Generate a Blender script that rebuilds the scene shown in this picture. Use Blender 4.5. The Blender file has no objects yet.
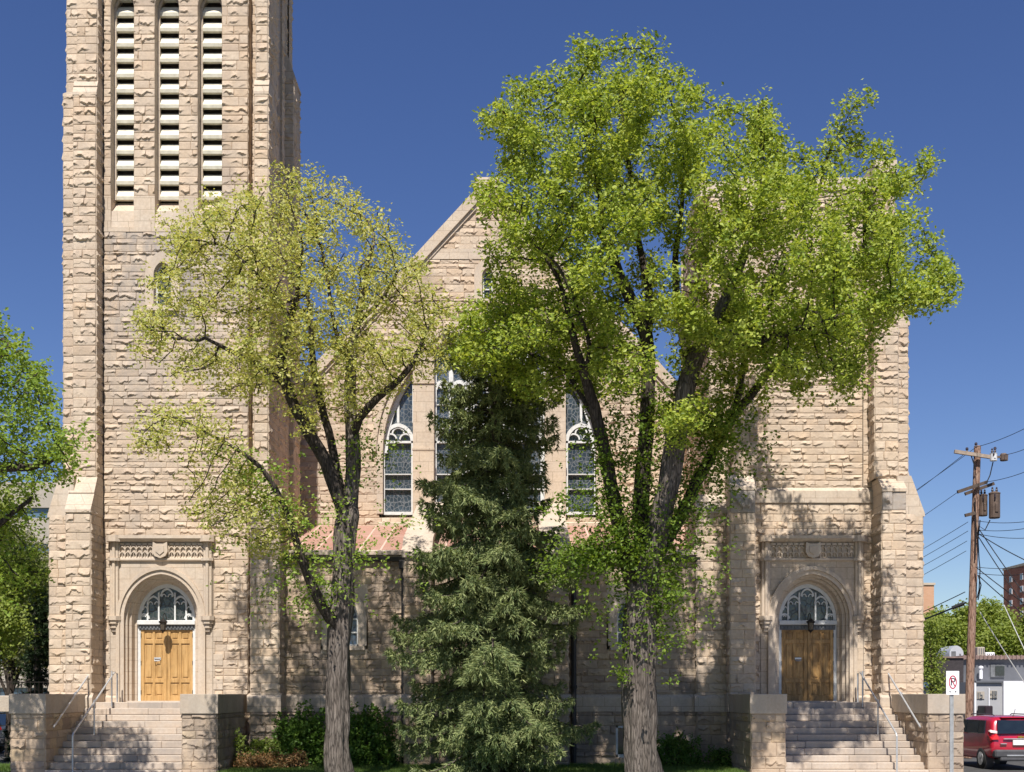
import bpy, math, random
import numpy as np
from mathutils import Vector, Matrix

random.seed(7)
rng = np.random.default_rng(11)
SC = bpy.context.scene
COL = SC.collection
F = 1190.0; VPX = 512.0; HZ = 694.0; EYE = 2.0

def P(px, py, Y):
    return np.array([(px-VPX)*Y/F, Y, EYE+(HZ-py)*Y/F])
def U(px, Y=34.0): return (px-VPX)*Y/F
def Z(py, Y=34.0): return EYE+(HZ-py)*Y/F

# ------------------------------------------------------------------ mesh builder
class MB:
    def __init__(s): s.v=[]; s.f=[]; s.t=[]; s.n=0
    def add(s, verts, faces, tint=None):
        verts=np.asarray(verts,float).reshape(-1,3); faces=np.asarray(faces,int)
        if len(faces)==0: return
        s.v.append(verts); s.f.append(faces+s.n); s.n+=len(verts)
        if tint is None: tint=np.full(len(faces), random.random())
        elif np.isscalar(tint): tint=np.full(len(faces),tint)
        s.t.append(np.asarray(tint,float))
    def poly(s, pts, tint=None): s.add(pts,[list(range(len(pts)))],tint)
    def box(s,x0,x1,y0,y1,z0,z1,tint=None):
        v=[(x0,y0,z0),(x1,y0,z0),(x1,y1,z0),(x0,y1,z0),(x0,y0,z1),(x1,y0,z1),(x1,y1,z1),(x0,y1,z1)]
        s.add(v,[(0,3,2,1),(4,5,6,7),(0,1,5,4),(1,2,6,5),(2,3,7,6),(3,0,4,7)],tint)
    def bev(s,x0,x1,y0,y1,z0,z1,b=.012,tint=None):
        # chamfered box
        v=[];
        for sx,X in ((1,x0),(-1,x1)):
            for sy,Yv in ((1,y0),(-1,y1)):
                for sz,Zv in ((1,z0),(-1,z1)):
                    v+= [(X,Yv+sy*b,Zv+sz*b),(X+sx*b,Yv,Zv+sz*b),(X+sx*b,Yv+sy*b,Zv)]
        import itertools
        V=np.array(v)
        # indices: corner c=(ix*4+iy*2+iz)*3 + axis
        def c(ix,iy,iz,a): return (ix*4+iy*2+iz)*3+a
        q=[]; tr=[]
        for i in (0,1):
            a=[c(i,0,0,0),c(i,1,0,0),c(i,1,1,0),c(i,0,1,0)]; q.append(a if i else a[::-1])
            a=[c(0,i,0,1),c(0,i,1,1),c(1,i,1,1),c(1,i,0,1)]; q.append(a if i else a[::-1])
            a=[c(0,0,i,2),c(1,0,i,2),c(1,1,i,2),c(0,1,i,2)]; q.append(a if i else a[::-1])
        for i in (0,1):
            for j in (0,1):
                q.append([c(0,i,j,1),c(1,i,j,1),c(1,i,j,2),c(0,i,j,2)])
                q.append([c(i,0,j,0),c(i,1,j,0),c(i,1,j,2),c(i,0,j,2)])
                q.append([c(i,j,0,0),c(i,j,1,0),c(i,j,1,1),c(i,j,0,1)])
                for k in (0,1): tr.append([c(i,j,k,0),c(i,j,k,1),c(i,j,k,2)])
        t=random.random() if tint is None else tint
        s.add(V,q,t); s.add(V,tr,t)
    def extr(s, pts, axis, a, b, tint=None):
        """polygon pts (2D) extruded along axis from a to b. axis 'x': pts=(y,z); 'y': pts=(x,z); 'z': pts=(x,y)"""
        n=len(pts)
        def m(p,w): return {'x':(w,p[0],p[1]),'y':(p[0],w,p[1]),'z':(p[0],p[1],w)}[axis]
        v=[m(p,a) for p in pts]+[m(p,b) for p in pts]
        t=random.random() if tint is None else tint
        s.add(v,[(i,(i+1)%n,(i+1)%n+n,i+n) for i in range(n)],t)
        s.add(v,[list(range(n))[::-1]],t); s.add(v,[list(range(n,2*n))],t)
    def tube(s, path, r, sides=8, cap=True, tint=None):
        path=np.asarray(path,float); n=len(path)
        r=np.full(n,r) if np.isscalar(r) else np.asarray(r,float)
        d=np.gradient(path,axis=0) if n>2 else np.repeat([path[-1]-path[0]],n,0)
        d/= np.linalg.norm(d,axis=1)[:,None]+1e-9
        a=np.array([1,0,0]) if abs(d[0][0])<.8 else np.array([0,1,0])
        vs=[]
        u=np.cross(d[0],a); u/=np.linalg.norm(u)
        for i in range(n):
            u=u-d[i]*np.dot(u,d[i]); u/=np.linalg.norm(u)+1e-9
            w=np.cross(d[i],u)
            ang=np.arange(sides)*2*np.pi/sides
            vs.append(path[i]+r[i]*(np.cos(ang)[:,None]*u+np.sin(ang)[:,None]*w))
        V=np.concatenate(vs)
        i=np.arange(n-1)[:,None]*sides; j=np.arange(sides)[None,:]; k=(j+1)%sides
        fc=np.stack([i+j,i+k,i+k+sides,i+j+sides],-1).reshape(-1,4)
        s.add(V,fc,tint if tint is not None else .5)
        if cap:
            s.add(V,[list(range(sides))[::-1]],.5); s.add(V,[list(range((n-1)*sides,n*sides))],.5)
    def lathe(s,c,prof,sides=16,axis='z',tint=.5):
        ang=np.arange(sides)*2*np.pi/sides; vs=[]
        for r,h in prof:
            for a in ang:
                x,y=r*math.cos(a),r*math.sin(a)
                p={'z':(x,y,h),'y':(x,h,y),'x':(h,x,y)}[axis]
                vs.append((c[0]+p[0],c[1]+p[1],c[2]+p[2]))
        n=len(prof); fc=[]
        for i in range(n-1):
            for j in range(sides):
                k=(j+1)%sides
                fc.append((i*sides+j,i*sides+k,(i+1)*sides+k,(i+1)*sides+j))
        s.add(vs,fc,tint)
        s.add(vs,[list(range(sides))[::-1]],tint); s.add(vs,[list(range((n-1)*sides,n*sides))],tint)
    def build(s,name,mat,parent=None,smooth=False,origin=None):
        me=bpy.data.meshes.new(name)
        V=np.concatenate(s.v)
        if origin is not None: V=V-np.asarray(origin,float)
        elif parent is not None:
            r=parent
            while r.parent: r=r.parent
            if not r.get('local'): V=V-np.array(r.location)
        loops=np.concatenate([f.ravel() for f in s.f]).astype(np.int32)
        tot=np.concatenate([np.full(len(f),f.shape[1]) for f in s.f]).astype(np.int32)
        st=np.concatenate([[0],np.cumsum(tot)[:-1]]).astype(np.int32)
        me.vertices.add(len(V)); me.vertices.foreach_set('co',V.astype(np.float32).ravel())
        me.loops.add(len(loops)); me.loops.foreach_set('vertex_index',loops)
        me.polygons.add(len(tot)); me.polygons.foreach_set('loop_start',st); me.polygons.foreach_set('loop_total',tot)
        at=me.attributes.new('tint','FLOAT','FACE'); at.data.foreach_set('value',np.concatenate(s.t).astype(np.float32))
        me.update(calc_edges=True); me.validate()
        me.polygons.foreach_set('use_smooth',np.full(len(me.polygons),bool(smooth)))
        me.materials.append(mat)
        o=bpy.data.objects.new(name,me); COL.objects.link(o)
        if parent is not None: o.parent=parent
        if origin is not None: o.location=origin
        return o

def tag(o,label=None,cat=None,group=None,kind=None):
    if label: o['label']=label
    if cat: o['category']=cat
    if group: o['group']=group
    if kind: o['kind']=kind
    return o
def empty(name,loc,label,cat,group=None,local=False,rz=0):
    o=bpy.data.objects.new(name,None); COL.objects.link(o); o.location=loc; o.rotation_euler=(0,0,rz)
    o.empty_display_size=.3
    if local: o['local']=1
    return tag(o,label,cat,group)
def copy_tree(o,parent=None):
    c=o.copy(); COL.objects.link(c); c.parent=parent
    for ch in list(o.children): copy_tree(ch,c)
    return c

# ------------------------------------------------------------------ materials
class N:
    def __init__(s,name):
        s.m=bpy.data.materials.new(name); s.m.use_nodes=True
        s.t=s.m.node_tree; s.b=s.t.nodes['Principled BSDF']; s.out=s.t.nodes['Material Output']
    def n(s,ty,**k):
        nd=s.t.nodes.new(ty)
        for a,v in k.items():
            if a.startswith('i_'): nd.inputs[a[2:].replace('_',' ')].default_value=v
            else: setattr(nd,a,v)
        return nd
    def l(s,a,b): s.t.links.new(a,b)
    def tex(s): return s.n('ShaderNodeTexCoord').outputs['Object']
    def mapp(s,sc,src=None):
        m=s.n('ShaderNodeMapping'); m.inputs['Scale'].default_value=sc
        s.l(src or s.tex(),m.inputs[0]); return m.outputs[0]
    def noise(s,vec,scale,detail=4,rough=.6,out=0):
        x=s.n('ShaderNodeTexNoise'); x.inputs['Scale'].default_value=scale; x.inputs['Detail'].default_value=detail
        x.inputs['Roughness'].default_value=rough; s.l(vec,x.inputs['Vector']); return x.outputs[out]
    def ramp(s,fac,stops):
        r=s.n('ShaderNodeValToRGB'); e=r.color_ramp.elements
        while len(e)<len(stops): e.new(.5)
        for i,(p,c) in enumerate(stops):
            e[i].position=p; e[i].color=(*c,1) if len(c)==3 else c
        s.l(fac,r.inputs[0]); return r.outputs[0]
    def mix(s,fac,a,b,mode='MIX'):
        m=s.n('ShaderNodeMix',data_type='RGBA',blend_type=mode)
        if hasattr(fac,'links'): s.l(fac,m.inputs[0])
        else: m.inputs[0].default_value=fac
        for x,i in ((a,6),(b,7)):
            if hasattr(x,'links'): s.l(x,m.inputs[i])
            else: m.inputs[i].default_value=(*x,1)
        return m.outputs[2]
    def attr(s,name='tint'):
        a=s.n('ShaderNodeAttribute'); a.attribute_name=name; return a.outputs['Fac']
    def bump(s,h,strength=.5,dist=.02):
        b=s.n('ShaderNodeBump'); b.inputs['Strength'].default_value=strength; b.inputs['Distance'].default_value=dist
        s.l(h,b.inputs['Height']); s.l(b.outputs[0],s.b.inputs['Normal']); return b
    def fin(s,col=None,rough=.8,metal=0,spec=.3):
        if col is not None:
            if hasattr(col,'links'): s.l(col,s.b.inputs['Base Color'])
            else: s.b.inputs['Base Color'].default_value=(*col,1)
        if hasattr(rough,'links'): s.l(rough,s.b.inputs['Roughness'])
        else: s.b.inputs['Roughness'].default_value=rough
        s.b.inputs['Metallic'].default_value=metal
        s.b.inputs['Specular IOR Level'].default_value=spec
        return s.m

def simple(name,col,rough=.7,metal=0,var=.25,scale=6,spec=.3,bump=.15):
    k=N(name); t=k.tex(); n=k.noise(t,scale,5)
    c=k.ramp(n,[(.3,tuple(x*(1-var) for x in col)),(.7,tuple(min(1,x*(1+var*.6)) for x in col))])
    k.bump(k.noise(t,scale*8,3),bump,.01)
    return k.fin(c,rough,metal,spec)

def stone(name,cols,stain=0.0,staincol=(.2,.18,.165),brick=False,bump=.6,zstain=None):
    k=N(name); t=k.tex()
    c=k.ramp(k.attr(),cols)
    n1=k.noise(t,2.2,6,.65)
    c=k.mix(k.ramp(n1,[(.35,(0,0,0)),(.75,(.45,)*3)]),c,(.55,.40,.26),'MIX')
    n5=k.noise(k.mapp((1,1,.5)),.7,5,.7)
    c=k.mix(k.ramp(n5,[(.42,(0,0,0)),(.68,(.42,)*3)]),c,(.40,.33,.27))
    n2=k.noise(t,14,5,.7)
    c=k.mix(k.ramp(n2,[(.3,(.35,)*3),(.62,(0,0,0))]),c,(.30,.22,.16),'MIX')
    if stain>0:
        n3=k.noise(k.mapp((.35,.35,.16)),1.6,6,.7)
        f=k.ramp(n3,[(.50,(0,0,0)),(.70,(stain,)*3)])
        c=k.mix(f,c,staincol)
    if zstain:
        z0,z1,amt,x0,x1=zstain
        sp=k.n('ShaderNodeSeparateXYZ'); k.l(t,sp.inputs[0])
        mr=k.n('ShaderNodeMapRange'); mr.inputs[1].default_value=z0; mr.inputs[2].default_value=z1; k.l(sp.outputs[2],mr.inputs[0])
        n4=k.noise(k.mapp((.8,.8,.35)),1.5,6,.75)
        mm=k.n('ShaderNodeMath',operation='MULTIPLY'); k.l(mr.outputs[0],mm.inputs[0])
        k.l(k.ramp(n4,[(.38,(0,0,0)),(.6,(amt,)*3)]),mm.inputs[1])
        c=k.mix(mm.outputs[0],c,staincol)
    h=k.noise(t,28,6,.75)
    if brick:
        sp=k.n('ShaderNodeSeparateXYZ'); k.l(t,sp.inputs[0])
        ad=k.n('ShaderNodeMath',operation='ADD'); k.l(sp.outputs[0],ad.inputs[0]); k.l(sp.outputs[1],ad.inputs[1])
        cb=k.n('ShaderNodeCombineXYZ'); k.l(ad.outputs[0],cb.inputs[0]); k.l(sp.outputs[2],cb.inputs[1])
        br=k.n('ShaderNodeTexBrick'); br.inputs['Scale'].default_value=1; br.inputs['Brick Width'].default_value=.62
        br.inputs['Row Height'].default_value=.33; br.inputs['Mortar Size'].default_value=.007; br.inputs['Color1'].default_value=(.94,.94,.94,1)
        br.inputs['Color2'].default_value=(1,1,1,1); br.inputs['Mortar'].default_value=(.62,.6,.58,1); k.l(cb.outputs[0],br.inputs[0])
        c=k.mix(1.0,c,br.outputs[0],'MULTIPLY')
    k.bump(h,bump,.012)
    return k.fin(c,.9,0,.15)

BUFF=[(0,(.50,.395,.30)),(.2,(.585,.465,.345)),(.45,(.56,.455,.35)),(.65,(.63,.52,.40)),(.85,(.595,.455,.325)),(1,(.50,.385,.275))]
PALE=[(0,(.58,.49,.39)),(.5,(.62,.53,.43)),(1,(.60,.50,.39))]
M={}
M['rock']=stone('rock_faced_stone',BUFF,.35,bump=.8)
M['rock_tower']=stone('rock_faced_stone_weathered',BUFF,.35,(.27,.25,.235),zstain=(7.5,13.5,.75,0,0),bump=.8)
M['rock_low']=stone('rock_faced_stone_aged',[(0,(.30,.23,.175)),(.3,(.48,.375,.27)),(.5,(.42,.32,.235)),(.7,(.58,.47,.35)),(.85,(.52,.38,.24)),(1,(.60,.47,.30))],.85,(.19,.16,.14),bump=1)
M['rock_grey']=stone('granite_block',[(0,(.30,.28,.26)),(1,(.40,.37,.34))],.6,bump=1)
M['dressed']=stone('dressed_limestone',PALE,.22,brick=True,bump=.12)
M['carved']=stone('carved_limestone',PALE,.35,(.33,.29,.26),bump=.12)
M['carved_grey']=stone('weathered_limestone',[(0,(.42,.37,.33)),(1,(.50,.45,.40))],.6,bump=.2)
M['coping']=stone('grey_coping_stone',[(0,(.48,.42,.35)),(.5,(.55,.48,.395)),(1,(.51,.44,.36))],.5,(.24,.21,.18),bump=.8)
M['step']=stone('step_stone',[(0,(.44,.39,.34)),(.5,(.54,.475,.41)),(1,(.50,.43,.36))],.75,(.27,.245,.225),bump=.3)
M['louvre']=simple('painted_louvre',(.68,.64,.52),.6,var=.18)
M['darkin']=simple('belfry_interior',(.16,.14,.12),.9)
M['tracery']=simple('white_painted_tracery',(.64,.64,.62),.55,var=.12,scale=9)
M['metal_lead']=simple('grey_lead',(.14,.145,.15),.5,var=.3)
M['pipe']=simple('dark_downpipe',(.035,.033,.032),.5)
M['rail']=simple('galvanised_rail',(.55,.56,.57),.4,.5,.1)
M['iron']=simple('black_iron',(.03,.025,.022),.5,.3)
M['lampglass']=simple('dark_lamp_glass',(.10,.08,.06),.2,spec=.6)
M['slate']=simple('dark_slate_roof',(.09,.085,.085),.8,var=.3)
def tile_roof():
    k=N('red_tile_roof'); t=k.tex()
    br=k.n('ShaderNodeTexBrick'); br.inputs['Scale'].default_value=1; br.inputs['Brick Width'].default_value=.62; br.offset=0
    br.inputs['Row Height'].default_value=3.0; br.inputs['Mortar Size'].default_value=.03
    br.inputs['Color1'].default_value=(.33,.165,.125,1); br.inputs['Color2'].default_value=(.42,.265,.20,1); br.inputs['Mortar'].default_value=(.60,.42,.34,1)
    k.l(t,br.inputs[0])
    c=k.mix(k.ramp(k.noise(t,3,6,.7),[(.4,(0,0,0)),(.7,(.5,)*3)]),br.outputs[0],(.38,.28,.23))
    k.bump(br.outputs[1],.6,.03); return k.fin(c,.75)
M['tile']=tile_roof()
def wood(name,c1,c2,c3,wear):
    k=N(name); v=k.mapp((14,14,1.2)); n=k.noise(v,1.5,6,.65)
    c=k.ramp(n,[(.3,c1),(.5,c2),(.72,c3)])
    n2=k.noise(k.mapp((1,1,.6)),3.5,5,.7)
    c=k.mix(k.ramp(n2,[(.45,(0,0,0)),(.7,(wear,)*3)]),c,tuple(x*.35 for x in c1))
    k.bump(n,.2,.005); return k.fin(c,.45,0,.4)
M['door_l']=wood('honey_oak',(.36,.20,.07),(.50,.30,.115),(.58,.37,.16),.35)
M['door_r']=wood('weathered_oak',(.26,.14,.045),(.44,.25,.085),(.56,.36,.15),.7)
def glass(name,leadcol,c1,c2,sc,sizex=.16,sizez=.22):
    k=N(name); t=k.tex()
    v=k.n('ShaderNodeTexVoronoi',feature='DISTANCE_TO_EDGE'); v.inputs['Scale'].default_value=sc; v.inputs['Randomness'].default_value=.85
    k.l(k.mapp((1,.01,.8)),v.inputs['Vector'])
    v2=k.n('ShaderNodeTexVoronoi',feature='F1'); v2.inputs['Scale'].default_value=sc; v2.inputs['Randomness'].default_value=.85
    k.l(k.mapp((1,.01,.8)),v2.inputs['Vector'])
    pane=k.ramp(v2.outputs['Color'],[(0,c1),(.5,c2),(1,tuple(x*1.6 for x in c1))])
    f=k.ramp(v.outputs[0],[(.045,(1,1,1)),(.075,(0,0,0))])
    c=k.mix(f,pane,leadcol)
    sp=k.n('ShaderNodeSeparateXYZ'); k.l(t,sp.inputs[0])
    cb=k.n('ShaderNodeCombineXYZ'); k.l(sp.outputs[0],cb.inputs[0]); k.l(sp.outputs[2],cb.inputs[1])
    br=k.n('ShaderNodeTexBrick'); br.inputs['Scale'].default_value=1; br.offset=0
    br.inputs['Brick Width'].default_value=sizex*2; br.inputs['Row Height'].default_value=sizez*2; br.inputs['Mortar Size'].default_value=.012
    k.l(cb.outputs[0],br.inputs[0])
    c=k.mix(br.outputs['Fac'],c,leadcol)
    c=k.mix(k.ramp(k.noise(t,2.3,4,.7),[(.35,(0,0,0)),(.7,(.75,)*3)]),c,c1)
    k.bump(k.mix(.5,k.noise(t,7,4),v2.outputs['Color']),.5,.03)
    return k.fin(c,k.ramp(f,[(0,(.12,)*3),(1,(.6,)*3)]),0,.8)
M['stained']=glass('leaded_stained_glass',(.17,.18,.19),(.018,.028,.040),(.065,.09,.115),8.5)
M['dark_glass']=glass('leaded_dark_glass',(.05,.055,.055),(.012,.02,.018),(.03,.04,.035),6)
M['blue_glass']=glass('blue_leaded_glass',(.03,.04,.05),(.03,.05,.08),(.06,.09,.13),4)
M['win']=simple('window_glass',(.02,.025,.03),.08,spec=.8,bump=0)
def leafmat(name,cols,trans=.45,tcol=None,rough=.5):
    k=N(name)
    g=k.n('ShaderNodeNewGeometry')
    c=k.ramp(g.outputs['Random Per Island'],cols)
    c2=k.mix(k.ramp(k.attr(),[(0,(.0,)*3),(1,(.55,)*3)]),c,cols[-1][1])
    k.l(c2,k.b.inputs['Base Color']); k.b.inputs['Roughness'].default_value=rough
    k.b.inputs['Specular IOR Level'].default_value=.25
    tr=k.n('ShaderNodeBsdfTranslucent')
    tc=k.mix(1.0,c2,tcol or (1.25,1.2,.55),'MULTIPLY')
    k.l(tc,tr.inputs[0])
    mx=k.n('ShaderNodeMixShader'); mx.inputs[0].default_value=trans
    k.l(k.b.outputs[0],mx.inputs[1]); k.l(tr.outputs[0],mx.inputs[2]); k.l(mx.outputs[0],k.out.inputs[0])
    return k.m
M['leaf_big']=leafmat('elm_leaf',[(0,(.08,.14,.02)),(.35,(.20,.29,.032)),(.75,(.37,.46,.065)),(1,(.52,.56,.14))])
M['leaf_shoot_shaded']=leafmat('shaded_elm_shoot_leaf',[(0,(.06,.12,.015)),(.5,(.12,.20,.025)),(.85,(.19,.28,.04)),(1,(.28,.36,.06))])  # greener shoot leaves, with the crown's shade painted in as a darker colour
M['leaf_pale']=leafmat('seeding_elm_leaf',[(0,(.22,.29,.055)),(.4,(.42,.45,.12)),(.8,(.52,.52,.18)),(1,(.62,.57,.26))])
M['leaf_edge']=leafmat('maple_leaf',[(0,(.12,.22,.025)),(.5,(.22,.33,.045)),(1,(.32,.40,.09))])
M['leaf_far']=leafmat('far_leaf',[(0,(.13,.19,.03)),(.5,(.22,.29,.05)),(1,(.32,.36,.09))])
M['leaf_dull']=leafmat('dull_leaf',[(0,(.10,.12,.05)),(.5,(.17,.19,.09)),(1,(.25,.25,.13))])
M['leaf_bush']=leafmat('bush_leaf',[(0,(.04,.10,.015)),(.6,(.09,.18,.025)),(1,(.17,.27,.05))],.3)
M['leaf_low']=leafmat('low_plant_leaf',[(0,(.10,.17,.03)),(.5,(.20,.28,.05)),(1,(.28,.33,.09))])
M['leaf_rust']=leafmat('rusty_shrub_leaf',[(0,(.08,.075,.03)),(.5,(.15,.13,.055)),(1,(.34,.16,.07))],.3,(1.2,1,.7))
M['needle']=leafmat('spruce_needle',[(0,(.05,.085,.032)),(.45,(.125,.175,.065)),(.8,(.22,.275,.105)),(1,(.38,.40,.17))],.15,rough=.6)
M['needle_dk']=leafmat('dark_conifer_needle',[(0,(.015,.03,.012)),(1,(.035,.06,.02))],.1)
M['grass']=leafmat('grass_blade',[(0,(.05,.11,.02)),(.5,(.09,.17,.03)),(1,(.16,.22,.05))],.3)
def bark(name,c1,c2,c3):
    k=N(name); v=k.mapp((9,9,1.6)); n=k.noise(v,1.6,8,.7)
    w=k.n('ShaderNodeTexVoronoi',feature='DISTANCE_TO_EDGE'); w.inputs['Scale'].default_value=2.2; k.l(k.mapp((9,9,1.1)),w.inputs['Vector'])
    mm=k.mix(.5,n,w.outputs[0],'MULTIPLY')
    c=k.ramp(n,[(.3,c1),(.5,c2),(.72,c3)])
    c=k.mix(k.ramp(w.outputs[0],[(0,(.8,)*3),(.16,(0,0,0))]),c,tuple(x*.35 for x in c1))
    k.bump(k.mix(.6,n,w.outputs[0],'ADD'),.9,.05); return k.fin(c,.9,0,.15)
M['bark']=bark('sunlit_grey_elm_bark',(.09,.073,.062),(.18,.15,.128),(.31,.265,.225))  # elm trunks: grey bark lightened, sunlight painted into the colour
M['bark_dk']=bark('dark_shaded_bark',(.045,.036,.03),(.075,.06,.05),(.12,.10,.082))  # dark bark; on the elm limbs its darkness is painted crown shade
M['bark_sp']=bark('spruce_bark',(.10,.08,.065),(.16,.13,.11),(.24,.20,.17))
M['pole']=bark('weathered_pole_wood',(.24,.135,.095),(.36,.225,.165),(.48,.37,.28))
M['asphalt']=simple('asphalt',(.07,.068,.065),.9,var=.3,scale=3)
M['concrete']=simple('pavement_concrete',(.36,.33,.30),.9,var=.15,scale=2)
M['lawn']=simple('lawn_soil',(.06,.10,.025),.95,var=.4,scale=5,bump=.6)
M['earth']=simple('planting_soil',(.06,.045,.03),.95,var=.4,scale=7,bump=.8)
M['ground']=simple('far_ground',(.11,.12,.07),.95,var=.3,scale=.1)

# ------------------------------------------------------------------ stone walls
cr=np.random.default_rng(3); COURSES=[-0.6]
while COURSES[-1]<27: COURSES.append(COURSES[-1]+cr.choice([.215,.235,.25,.265,.285]))
COURSES=np.array(COURSES)
FINE=[-.6]
while FINE[-1]<27: FINE.append(FINE[-1]+cr.choice([.165,.19,.205,.22,.245]))
FINE=np.array(FINE)
def wu(n,m):   # interpolation matrix n samples from m lattice values
    x=np.linspace(0,m-1,n); i=np.minimum(x.astype(int),m-2); f=x-i; f=f*f*(3-2*f)
    W=np.zeros((n,m)); W[np.arange(n),i]=1-f; W[np.arange(n),i+1]+=f; return W
def vnoise(nv,nu,a,b):
    a=max(a,2); b=max(b,2)
    return wu(nv,a)@rng.random((a,b))@wu(nu,b).T
def rough_wall(mb,origin,udir,u0,u1,z0,z1,inter=None,depth=.055,g=.036,bl=(.28,.72),courses=None,brk=()):
    """rock-faced ashlar skin. wall point = origin + udir*u ; outward normal = (udir.y,-udir.x)"""
    ud=np.array([udir[0],udir[1],0.]); nr=np.array([ud[1],-ud[0],0.]); O=np.array(origin,float)
    C=courses if courses is not None else COURSES
    bk=[z0]+sorted(b for b in brk if z0+.05<b<z1-.05)+[z1]
    cs=sorted(bk+[c for c in C if z0<c<z1 and min(abs(c-b) for b in bk)>.09])
    for a,b in zip(cs[:-1],cs[1:]):
        ivs=inter(a,b) if inter else [(u0,u1)]
        for (p,q) in ivs:
            if q-p<.03: continue
            x=p; cuts=[p]
            if rng.random()<.5: x+=rng.uniform(.12,.4); cuts.append(x)
            while x<q: x+=rng.uniform(*bl); cuts.append(x)
            cuts=[c for c in cuts if c<q-.14 or c==p]+[q]
            for s0,s1 in zip(cuts[:-1],cuts[1:]):
                w=s1-s0; h=b-a
                nu=max(4,int(w/g)+2); nv=max(8,int(h/(g*.8))+2)
                U_=np.concatenate([[0,.014/w],np.linspace(.014/w,1-.014/w,nu)[1:-1],[1-.014/w,1]]); nu=len(U_)
                V_=np.concatenate([[0,.012/h],np.linspace(.012/h,1-.012/h,nv)[1:-1],[1-.012/h,1]]); nv=len(V_)
                UU,VV=np.meshgrid(U_,V_)
                e=np.minimum(np.minimum(UU,1-UU)*w,np.minimum(VV,1-VV)*h)/.016; e=np.clip(e,0,1)**.7
                ns=max(3,int(w/.05)); n2=max(3,int(w/.13))
                sc=np.clip((rng.random(n2)*.42+.18)@wu(nu,n2).T+(rng.random(ns)-.5)@wu(nu,ns).T*.30,.1,.75)
                amp=np.clip(rng.random(n2)*2.3-.85,0,1)@wu(nu,n2).T*(.55+.45*rng.random(ns)@wu(nu,ns).T)
                sc=sc[None,:]; amp=amp[None,:]
                up=np.clip((1-VV)/(1-sc),0,1)**1.5
                dn=np.clip(1-(sc-VV)/.10,0,1)
                prof=np.where(VV>sc,up,dn)
                d=e*depth*(.30+1.12*amp*prof+.14*vnoise(nv,nu,max(2,int(h/.1)+1),max(2,int(w/.16)+1))+.12*rng.random((nv,nu))*(amp*.8+.2))
                if rng.random()<.14: d=d*.5
                pts=O+ud*(s0+UU*w)[...,None]+nr*d[...,None]+np.array([0,0,1.])*(a+VV*h)[...,None]
                i=(np.arange(nv-1)[:,None]*nu+np.arange(nu-1)[None,:]).ravel()
                fc=np.stack([i,i+1,i+nu+1,i+nu],1)
                mb.add(pts.reshape(-1,3),fc,min(1,max(0,rng.normal(.5,.27))))
def rbox(mb,x0,x1,y0,y1,z0,z1,faces='FLR',depth=.055,bl=(.3,.75),**k):
    """rock faced box; F front(-y) L left R right B back"""
    if 'F' in faces: rough_wall(mb,(x0,y0,0),(1,0),0,x1-x0,z0,z1,depth=depth,bl=bl,**k)
    if 'R' in faces: rough_wall(mb,(x1,y0,0),(0,1),0,y1-y0,z0,z1,depth=depth,bl=bl,**k)
    if 'L' in faces: rough_wall(mb,(x0,y1,0),(0,-1),0,y1-y0,z0,z1,depth=depth,bl=bl,**k)
    if 'B' in faces: rough_wall(mb,(x1,y1,0),(-1,0),0,x1-x0,z0,z1,depth=depth,bl=bl,**k)

def arch_pts(cx,w,zs,h,n=10,leg=None):
    """left to right curve points (x,z)"""
    pts=[]
    if h>=w*.999:
        R=(w*w+h*h)/(2*w); a1=math.atan2(h,R-w)
        for i in range(n+1):
            a=a1*i/n; pts.append((cx-w+R-R*math.cos(a),zs+R*math.sin(a)))
        right=[(2*cx-x,z) for x,z in pts[:-1]][::-1]
        pts+=right
    else:
        for i in range(2*n+1):
            a=math.pi*i/(2*n); pts.append((cx-w*math.cos(a),zs+h*math.sin(a)))
    if leg is not None: pts=[(pts[0][0],leg)]+pts+[(pts[-1][0],leg)]
    return pts
def arch_r(cx,w,zs,h,n=10,leg=None,k=.62):
    """rounded arch between a half ellipse and a pointed arch"""
    A=arch_pts(cx,w,zs,h,n)
    out=[]
    for x,z in A:
        e=h*math.sqrt(max(0,1-((x-cx)/w)**2)); out.append((x,zs+(1-k)*(z-zs)+k*e))
    # refine near the springing by spreading x
    N_=len(out); xs_=[cx-w*math.cos(math.pi*i/(N_-1)) for i in range(N_)]
    ax=[p[0] for p in A]; az=[p[1]-zs for p in A]
    out=[(x,zs+(1-k)*float(np.interp(x,ax,az))+k*h*math.sqrt(max(0,1-((x-cx)/w)**2))) for x in xs_]
    if leg is not None: out=[(out[0][0],leg)]+out+[(out[-1][0],leg)]
    return out
def loft(mb,A,ya,B,yb,tint=None):
    n=len(A); v=[(x,ya,z) for x,z in A]+[(x,yb,z) for x,z in B]
    mb.add(v,[(i,i+1,i+1+n,i+n) for i in range(n-1)],tint)
def band(mb,O,I,y0,y1,tint=None):
    """solid band between outer O and inner I curves from y0(front) to y1"""
    t=random.random() if tint is None else tint
    loft(mb,O,y0,I,y0,t); loft(mb,O,y0,O,y1,t); loft(mb,I,y0,I,y1,t); loft(mb,O,y1,I,y1,t)
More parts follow.
